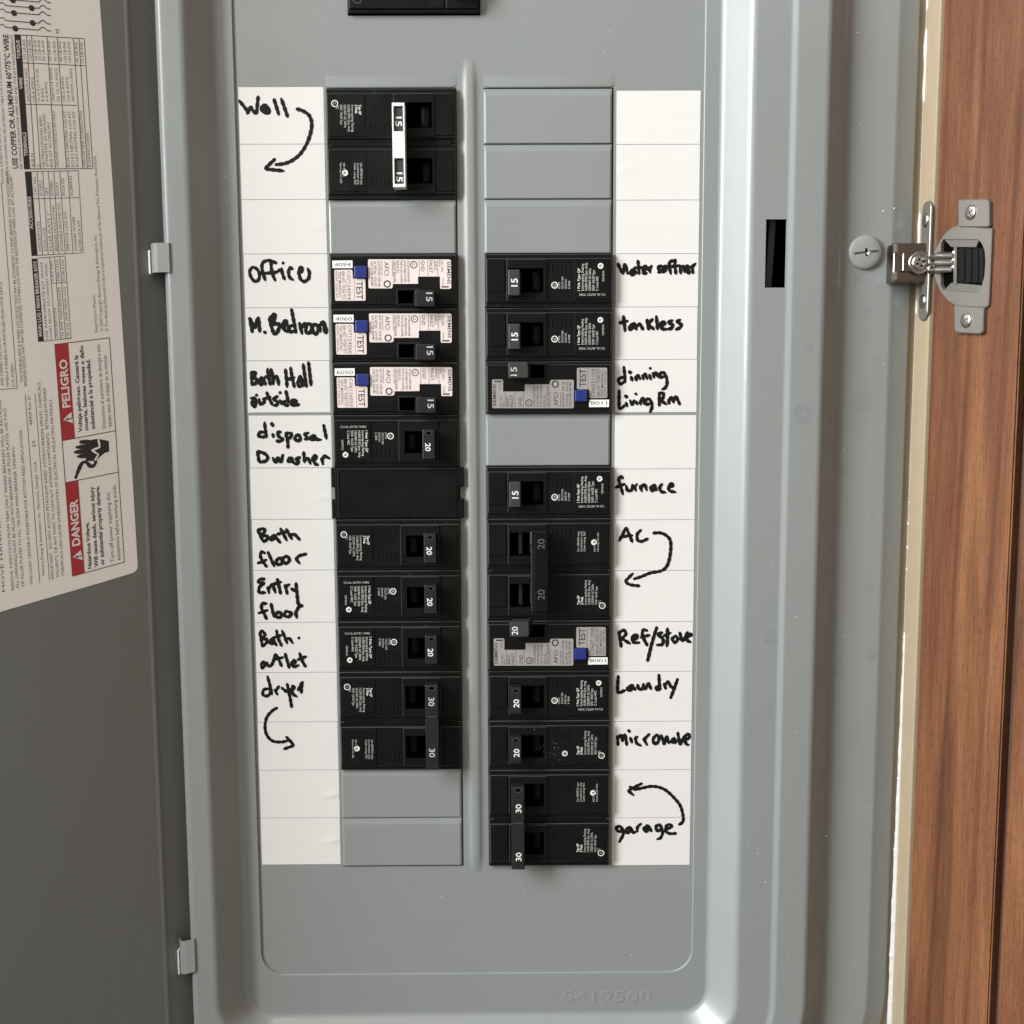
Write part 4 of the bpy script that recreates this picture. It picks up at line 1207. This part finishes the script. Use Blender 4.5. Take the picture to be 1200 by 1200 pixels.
 ('R', 11): (712, 720, 20, [[(136, 222), (160, 383)], [(128, 215), (190, 187), (214, 230), (160, 290)], [(167, 282), (263, 343)], [(286, 290), (340, 280), (348, 252), (310, 242), (287, 290), (310, 328), (368, 330)], [(463, 190), (420, 182), (406, 230), (430, 300), (465, 363)], [(392, 270), (488, 242)], [(575, 152), (520, 330), (467, 543)], [(640, 212), (592, 236), (648, 290), (640, 348), (577, 358)], [(700, 163), (700, 300), (692, 373)], [(652, 255), (738, 217)],
    [(790, 252), (757, 290), (790, 328), (823, 290), (795, 247)], [(846, 217), (880, 308), (938, 207)], [(912, 272), (978, 242), (950, 232), (922, 290), (973, 328)]]),
 ('R', 12): (712, 720, 20, [[(125, 722), (122, 907), (203, 890)], [(280, 827), (232, 870), (252, 892), (300, 860), (286, 832), (323, 883)], [(350, 822), (366, 873), (410, 868), (420, 817)], [(440, 877), (478, 812), (508, 873)], [(600, 708), (610, 870)], [(600, 842), (567, 860), (580, 883), (625, 870)], [(660, 812), (680, 868)], [(670, 830), (708, 792), (740, 850)], [(742, 842), (770, 868)], [(820, 758), (780, 870), (737, 982)]]),
 ('R', 13): (712, 780, 19, [[(117, 822), (122, 933)], [(122, 850), (162, 817), (175, 890)], [(175, 885), (203, 812), (225, 933)], [(265, 842), (285, 903)], [(246, 761), (254, 770)], [(350, 832), (327, 850), (340, 908), (388, 937)], [(420, 852), (460, 928)], [(430, 860), (488, 802)], [(570, 812), (532, 860), (552, 917), (593, 888), (598, 830), (567, 807)], [(626, 812), (665, 917), (690, 832), (718, 907)], [(770, 852), (747, 888), (788, 900), (780, 842)], [(786, 852), (800, 908)], [(822, 788), (850, 917), (898, 822)], [(890, 880), (958, 842), (940, 802), (902, 840), (920, 917), (948, 928)]]),
 ('R', 15): (712, 900, 19, [[(835, 664), (880, 632), (884, 560), (850, 440), (770, 340), (680, 260), (590, 222), (500, 215), (400, 235), (310, 255)], [(400, 182), (310, 225), (240, 265)], [(242, 267), (303, 318)], [(256, 217), (290, 240)],
    [(150, 682), (104, 692), (117, 738), (160, 738), (165, 692)], [(170, 702), (184, 770), (137, 867)], [(250, 692), (212, 730), (240, 762), (270, 712), (252, 688)], [(276, 702), (302, 758), (330, 745)], [(346, 743), (350, 692), (388, 653)], [(460, 680), (422, 712), (452, 742), (488, 702), (460, 672), (456, 710)], [(490, 702), (514, 743)], [(600, 662), (562, 690), (590, 738), (630, 702), (606, 658)], [(626, 692), (645, 760), (620, 818), (582, 833)], [(682, 720), (748, 690), (730, 662), (688, 680), (682, 740), (730, 768), (802, 765)]]),
}
LBL = {
 ('L', 1): 'white paper label handwritten Well with a curved arrow, top of left strip',
 ('L', 2): 'white paper label with only an arrowhead, just under the Well label',
 ('L', 3): 'blank white paper label between the Well arrow and the Office label',
 ('L', 4): 'white paper label handwritten Office in black marker',
 ('L', 5): 'white paper label handwritten M. Bedroom in black marker',
 ('L', 6): 'white paper label handwritten Bath Hall outside in black marker',
 ('L', 7): 'white paper label handwritten disposal Dwasher in black marker',
 ('L', 8): 'blank white paper label beside the plain black filler plate',
 ('L', 9): 'white paper label handwritten Bath floor in black marker',
 ('L', 10): 'white paper label handwritten Entry floor in black marker',
 ('L', 11): 'white paper label handwritten Bath outlet in black marker',
 ('L', 12): 'white paper label handwritten dryer above a curved arrow',
 ('L', 13): 'white paper label with the arrowhead of the dryer arrow',
 ('L', 14): 'blank white paper label just under the dryer arrowhead, second from strip bottom',
 ('L', 15): 'blank white paper label at the very bottom of the left strip',
 ('R', 1): 'blank white paper label at the very top of the right strip',
 ('R', 2): 'blank white paper label second from the top of the right strip',
 ('R', 3): 'blank white paper label just above the Water softner label',
 ('R', 4): 'white paper label handwritten Water softner in black marker',
 ('R', 5): 'white paper label handwritten tankless in black marker',
 ('R', 6): 'white paper label handwritten dinning Living Rm in black marker',
 ('R', 7): 'blank white paper label between the dinning and furnace labels',
 ('R', 8): 'white paper label handwritten furnace in black marker',
 ('R', 9): 'white paper label handwritten AC with a curved arrow',
 ('R', 10): 'white paper label with the arrowhead of the AC arrow, above Ref/stove',
 ('R', 11): 'white paper label handwritten Ref/stove in black marker',
 ('R', 12): 'white paper label handwritten Laundry in black marker',
 ('R', 13): 'white paper label handwritten microwave in black marker',
 ('R', 14): 'white paper label with the head of the garage arrow, under microwave',
 ('R', 15): 'white paper label handwritten garage, bottom of right strip',
}
strokes = {}
ZP = .17
for (sd, rw), (x0, y0, rp, sts) in INK.items():
    ys = LY if sd == 'L' else RYI
    for st in sts:
        P = resample([at(x0 + x / 10, y0 + y / 10, ZP) for x, y in st], .5)
        cur, rows_ = [], None
        vmid = sum(p.y for p in P) / len(P)
        long_ = len(P) > 45                              # the arrows run from one label onto the next
        vs2 = [at(330 if sd == 'L' else 770, yy, ZP).y for yy in ys]
        def row_of(v):
            for k in range(15):
                if v > vs2[k + 1]:
                    return k + 1
            return 15
        head = False
        if not long_:
            r_ = row_of(vmid)
            # stray descenders stay with their own word; arrowheads belong where they lie
            if r_ != rw and not (sd, rw) in (('L', 1), ('L', 12), ('R', 9), ('R', 15)):
                r_ = rw
            strokes.setdefault((sd, r_), []).append((P, rp))
        else:
            for p in P:
                r_ = row_of(p.y)
                if r_ != rows_ and cur:
                    strokes.setdefault((sd, rows_), []).append((cur + [p], rp))
                    cur = []
                rows_ = r_
                cur.append(p)
            strokes.setdefault((sd, rows_), []).append((cur, rp))
rl = random.Random(3)
for sd in 'LR':
    ys = LY if sd == 'L' else RYI
    xm = 330 if sd == 'L' else 770
    for k in range(1, 16):
        v1 = at(xm, ys[k - 1], 0).y - .14
        v0 = at(xm, ys[k], 0).y + .14
        if k == 7: v1 -= .85
        if k == 6: v0 += .35
        j = rl.uniform(-.12, .12)
        u0, u1 = (-108.4 + j, -68.6 + j) if sd == 'L' else (68.9 + j, 108.4 + j)
        if sd == 'L' and k == 8:
            u1 -= .5
        t = thing('directory_label', ((u0 + u1) / 2, v0, 0), LBL[(sd, k)], 'paper label', 'paper directory labels beside the breakers')
        s_ = MB()
        # sheet with a faint cockle so that it is not perfectly flat
        nx, ny = 26, 20
        ph = rl.uniform(0, 6)
        amp = rl.uniform(.0, .05)
        cre = rl.choice([0, .14, .2, .26]) if (sd, k) not in (('L', 14), ('L', 15)) else .5
        if (sd, k) in INK or (sd, k) in strokes:
            cre, amp = 0, min(amp, .03)
        cx_ = u1 if sd == 'L' else u0
        cv = v0 + (v1 - v0) * rl.uniform(.35, .75)
        def hgt(u, v):
            e = min(1, min(u - u0, u1 - u, v - v0, v1 - v) / 2.5)
            d = abs(u - cx_)
            a = amp * math.sin(u * .35 + ph) * math.sin(v * .5 + ph)
            a += cre * math.exp(-((v - cv - (u - cx_) * .08) / 1.1) ** 2) * math.exp(-(d / 7) ** 2)
            return max(0, a) * e
        vs_ = [(u0 + (u1 - u0) * a / nx, v0 + (v1 - v0) * b_ / ny, .10 + hgt(u0 + (u1 - u0) * a / nx, v0 + (v1 - v0) * b_ / ny)) for b_ in range(ny + 1) for a in range(nx + 1)]
        fs = [[b_ * (nx + 1) + a, b_ * (nx + 1) + a + 1, (b_ + 1) * (nx + 1) + a + 1, (b_ + 1) * (nx + 1) + a] for b_ in range(ny) for a in range(nx)]
        s_.add(vs_, fs, 'paper', True)
        E_ = [(u0, v0), (u1, v0), (u1, v1), (u0, v1)]
        for a in range(4):
            (a0, b0), (a1, b1) = E_[a], E_[(a + 1) % 4]
            s_.add([(a0, b0, .005), (a1, b1, .005), (a1, b1, .10), (a0, b0, .10)], [[0, 1, 2, 3]], 'paper')
        vm = (v0 + v1) / 2 + .3
        s_.add([(u0 + .3, vm, .112), (u1 - .3, vm, .112), (u1 - .3, vm + .16, .112), (u0 + .3, vm + .16, .112)], [[0, 1, 2, 3]], 'fold')
        s_.build('paper', t)
        if (sd, k) in strokes:
            h = MB()
            for i, (P, rp) in enumerate(strokes[(sd, k)]):
                h.stroke(P, Vector((0, 0, 1)), rp / 10 / 2.41, 'ink', .012 * (i % 9))
            h.build('handwriting', t)

# ------------------------------------------------------------------ cabinet frame, plaster edge, wooden door, hinge
ff = MB()
ff.box((212.4, -420, -60), (250, 560, 19.4), 'beige', .6, 2)
cabinet = thing('cabinet', (230, -420, 0), 'cabinet with beige frame edge, open brown wood door and nickel hinge', 'cabinet')
ff.build('frame', cabinet)
pe = MB()
rp_ = random.Random(11)
def edge_w(v):
    """how far the torn wallboard sticks out past the cover, in mm"""
    if v > 60: return .0 + .4 * math.sin(v * .07) + .25 * math.sin(v * .31)
    if v > -70: return -.25 + .3 * math.sin(v * .11)
    return .1 + 1.35 * min(1, (-70 - v) / 150) + .12 * math.sin(v * .23) + .08 * math.sin(v * .71)
prev = None
vv = -330.0
while vv < 330:
    e = max(0, edge_w(vv)) + (rp_.uniform(0, .45) if rp_.random() < .05 else 0)
    top_ = 4.4 if e > .05 else 3.0
    cur = [(212.36, vv, 0), (212.34 - e - .2, vv, 0), (212.34 - e, vv, top_), (212.36, vv, top_ + e * .5)]
    if prev:
        pe.add(prev + cur, [[1, 5, 6, 2], [2, 6, 7, 3]], 'plaster', True)
    prev = cur
    vv += rp_.uniform(.8, 1.6)
pe.box((207.4, -330, 1.2), (212.3, 330, 2.4), 'beige')
pe.build('broken_edge', wall_)

WA = math.radians(20)
WO = Vector((213.2, 0, 21.2))
WD = Vector((math.sin(WA), 0, math.cos(WA)))
WN = Vector((-math.cos(WA), 0, math.sin(WA)))
def TW(p, q, w):
    return WO + WD * p + Vector((0, 1, 0)) * q + WN * w
def wpx(x, y, lift=0.0):
    return on(x, y, WO + WN * lift, WN)
def wp(x, y):
    d = wpx(x, y) - WO
    return d.dot(WD), d.y
def part_empty(name, loc, parent, label):
    o = bpy.data.objects.new(name, None)
    COL.objects.link(o)
    o.empty_display_size = .01
    o.parent = parent
    o.location = W(loc) - parent_origin(parent)
    o['label'] = label
    return o
t = part_empty('door', TW(0, -420, 0), cabinet, 'brown wood grain door with a dark vertical groove')
def wslab(name, p0, p1, w0, w1, bev=.5, off=0):
    b = MB()
    bm = bmesh.new()
    bmesh.ops.create_cube(bm, size=1)
    for v in bm.verts:
        v.co = Vector(((p0 + p1) / 2 + v.co.x * (p1 - p0), 70 + v.co.y * 980, (w0 + w1) / 2 + v.co.z * (w1 - w0)))
    bmesh.ops.bevel(bm, geom=bm.edges[:], offset=bev, segments=2, affect='EDGES')
    bm.verts.index_update()
    vl = [tuple(v.co) for v in bm.verts]
    b.add(vl, [[v.index for v in f.verts] for f in bm.faces], 'wood', False, TW, [(p + off + w * .7 + .001, q) for p, q, w in vl])
    bm.free()
    b.build(name, t)
g0 = (wp(1192, 450)[0] + wp(1158, 1195)[0]) / 2
g1 = (wp(1200, 520)[0] + wp(1167, 1195)[0]) / 2
wslab('stile', 0, g0, -19, 0, .7, 0)
wslab('door_panel', g1 + .1, 330, -17, -.3, .5, 400)
b = MB()
b.box((g0 - 2, -419, -16), (g1 + 2, 559, -4.5), 'groove', 0, 1, TW)
b.build('groove_backing', t)

# concealed hinge between frame and door
def hx(X_, Y_):
    return 980 + X_ / 5.4545, 180 + Y_ / 5.4545
ht = part_empty('hinge', (206, 110, 20), cabinet, 'nickel concealed hinge with a black spring cover')
def wq(X_, Y_):
    return wp(*hx(X_, Y_))
def arc(pts):
    return [wq(*p) for p in pts]
fl = MB()
outer_ = [(803, 456), (760, 470), (715, 505), (678, 555), (652, 610), (640, 655), (640, 780), (655, 830), (685, 890), (730, 945), (785, 978), (985, 988), (992, 960), (1014, 480)]
inner_ = [(700, 548), (925, 548), (950, 575), (968, 620), (974, 690), (966, 790), (950, 845), (928, 892), (700, 872), (688, 840), (688, 580)]
# flange as a ring of quads between outline and cup mouth
def polar(poly, c, a):
    dx_, dy_ = math.cos(a), math.sin(a)
    best = None
    for i in range(len(poly)):
        (x1, y1), (x2, y2) = poly[i], poly[(i + 1) % len(poly)]
        x1, y1, x2, y2 = x1 - c[0], y1 - c[1], x2 - c[0], y2 - c[1]
        den = dx_ * (y2 - y1) - dy_ * (x2 - x1)
        if abs(den) < 1e-9: continue
        tt = (x1 * (y2 - y1) - y1 * (x2 - x1)) / den
        ss = (x1 * dy_ - y1 * dx_) / den
        if tt > 0 and -1e-9 <= ss <= 1 + 1e-9 and (best is None or tt > best): best = tt
    return (c[0] + dx_ * best, c[1] + dy_ * best)
PO, PI_ = arc(outer_), arc(inner_)
cc = (sum(p[0] for p in PI_) / len(PI_), sum(p[1] for p in PI_) / len(PI_))
NA = 72
ro, ri = [polar(PO, cc, 2 * math.pi * k / NA) for k in range(NA)], [polar(PI_, cc, 2 * math.pi * k / NA) for k in range(NA)]
vs_ = [(p, q, 0.02) for p, q in ro] + [(p, q, 1.3) for p, q in ro] + [(cc[0] + (p - cc[0]) * .97, cc[1] + (q - cc[1]) * .97, 1.7) for p, q in ro] + [(p, q, 1.7) for p, q in ri] + [(cc[0] + (p - cc[0]) * .99, cc[1] + (q - cc[1]) * .98, .1) for p, q in ri]
fs = [[r * NA + k, r * NA + (k + 1) % NA, (r + 1) * NA + (k + 1) % NA, (r + 1) * NA + k] for r in range(4) for k in range(NA)]
fl.add(vs_, fs, 'dull', False, TW)
for pts in (((805, 304), (820, 294), (985, 292), (1003, 310), (1003, 462), (992, 472), (812, 472), (805, 462)), ((778, 970), (968, 986), (962, 1138), (945, 1155), (795, 1147), (780, 1130))):
    fl.prism(arc(pts), .03, 2.4, 'dull', .45, TW)
# cup lining
fl.add([(p, q, .14) for p, q in ri], [list(range(NA))], 'void', False, TW)
# two folded cheeks either side of the spring
for pts in (((700, 548), (925, 548), (905, 600), (745, 598)), ((700, 872), (928, 892), (942, 842), (745, 826))):
    fl.prism(arc(pts), .16, 1.1, 'cheek', .2, TW)
fl.build('hinge_cup', ht)
sp = MB()
q4 = arc(((778, 604), (968, 604), (962, 828), (778, 828)))
sp.prism(q4, .16, .8, 'black', .3, TW)
for x in (818, 862, 905, 940):
    sp.prism(arc(((x, 612), (x + 16, 612), (x + 15, 820), (x - 1, 820))), .75, 1.5, 'black', .3, TW)
sp.prism(arc(((770, 590), (790, 590), (788, 840), (768, 836))), .2, 2.0, 'nickel', .3, TW)
sp.build('spring_cover', ht)
def cross_screw(x, y, rr, plane):
    m = MB()
    if plane == 'door':
        p, q = wq(x, y)
        O, N = TW(p, q, 2.38), WN
        XX, YY = WD, Vector((0, 1, 0))
    else:
        O, N = Vector((plane, y, x)), Vector((-1, 0, 0))
        XX, YY = Vector((0, 0, 1)), Vector((0, 1, 0))
    m.lathe(O, XX, YY, N, [(rr, 0), (rr * .98, .35), (rr * .8, .7), (rr * .45, .85), (.05, .86)], 'nickel', 24)
    for a in (.5, .5 + math.pi / 2):
        d, e = XX * math.cos(a) + YY * math.sin(a), -XX * math.sin(a) + YY * math.cos(a)
        m.add([O + N * .89 - d * rr * .55 - e * .28, O + N * .89 + d * rr * .55 - e * .28, O + N * .89 + d * rr * .55 + e * .28, O + N * .89 - d * rr * .55 + e * .28], [[0, 1, 2, 3]], 'cavity')
    m.build('screw', ht)
cross_screw(888, 378, 3.3, 'door')
cross_screw(858, 1068, 3.3, 'door')
# mounting plate on the inner edge of the frame (plane u = 212.4)
def fx(x, y, u=212.4):
    d = ray(x, y)
    k = (u - CAM.x) / d.x
    return CAM + d * k
mp_ = MB()
TFm = lambda p, q, w: Vector((212.4 - w, q, p))
a_, b_ = fx(1085, 235), fx(1096, 374)
vt, vb = fx(1091, 235).y, fx(1087, 375).y
w0, w1 = 9.2, 20.0
def rrect(x0, y0, x1, y1, r, n=6):
    P_ = []
    for cx, cy, a0 in ((x1 - r, y1 - r, 0), (x0 + r, y1 - r, 90), (x0 + r, y0 + r, 180), (x1 - r, y0 + r, 270)):
        P_ += [(cx + r * math.cos(math.radians(a0 + 90 * k / n)), cy + r * math.sin(math.radians(a0 + 90 * k / n))) for k in range(n + 1)]
    return P_
mp_.prism(rrect(w0, vb, w1, vt, 4.2), .02, 1.2, 'dull', .3, TFm)
mp_.build('mounting_plate', ht)
for y in (258, 352):
    cross_screw(14.4, fx(1089, y).y, 3.3, 212.4 - 1.2)
# arm body reaching in over the cover flange
ar = MB()
vA, vB_ = at(1070, 284, 18).y, at(1070, 330.5, 18).y
uA, uB = at(1047.5, 305, 17).x, 211.6
ar.box((uA, vB_, 6.5), (uB + 3, vA, 16.5), 'dark_nickel', .9, 3)
ar.box((uA + 3.6, vB_ + 4.6, 16.2), (uB + 2, vA - 4.6, 18.6), 'dark_nickel', .7, 3)
ar.box((uA - .2, vB_ + .4, 14.5), (uA + 2.0, vB_ + 5.0, 17.6), 'nickel', .8, 2)
ar.box((uA - .2, vA - 5.0, 14.5), (uA + 2.0, vA - .4, 17.6), 'nickel', .8, 2)
ar.build('arm_body', ht)
cs_ = MB()
cC = at(1077.5, 308, 18.4)
cs_.lathe(cC, X, Y, Z, [(5.2, -.6), (5.2, .5), (4.7, .9), (4.3, .9), (4.2, .35), (3.6, .35), (3.4, 1.0), (2.6, 1.2), (.05, 1.2)], 'nickel', 28)
for a in range(4):
    tt = a * math.pi / 2 + .4
    d = Vector((math.cos(tt), math.sin(tt), 0))
    cs_.annulus(cC + d * 1.5 + Vector((0, 0, 1.23)), X, Y, .02, .6, 'void', 8)
cs_.build('cam_screw', ht)
# ribbed link from the arm into the cup
lk = MB()
y0_, y1_ = at(1105, 297, 24).y, at(1105, 321.5, 24).y
P0 = Vector((at(1092, 308, 20.5).x, 0, 20.4))
P1 = TW(wq(775, 700)[0], 0, 1.2)
for i in range(3):
    q = y1_ + (y0_ - y1_) * (i + .5) / 3
    r = abs(y0_ - y1_) / 6 * 1.02
    mid = (P0 + P1) / 2 + Vector((-.8, 0, 3.0))
    lk.tube([Vector((P0.x, q, P0.z)), Vector((mid.x - 2, q, mid.z - 1.5)), Vector((mid.x + 3, q, mid.z + 2)), Vector((P1.x, q, P1.z))], r, 'nickel', 14)
lk.build('link', ht)
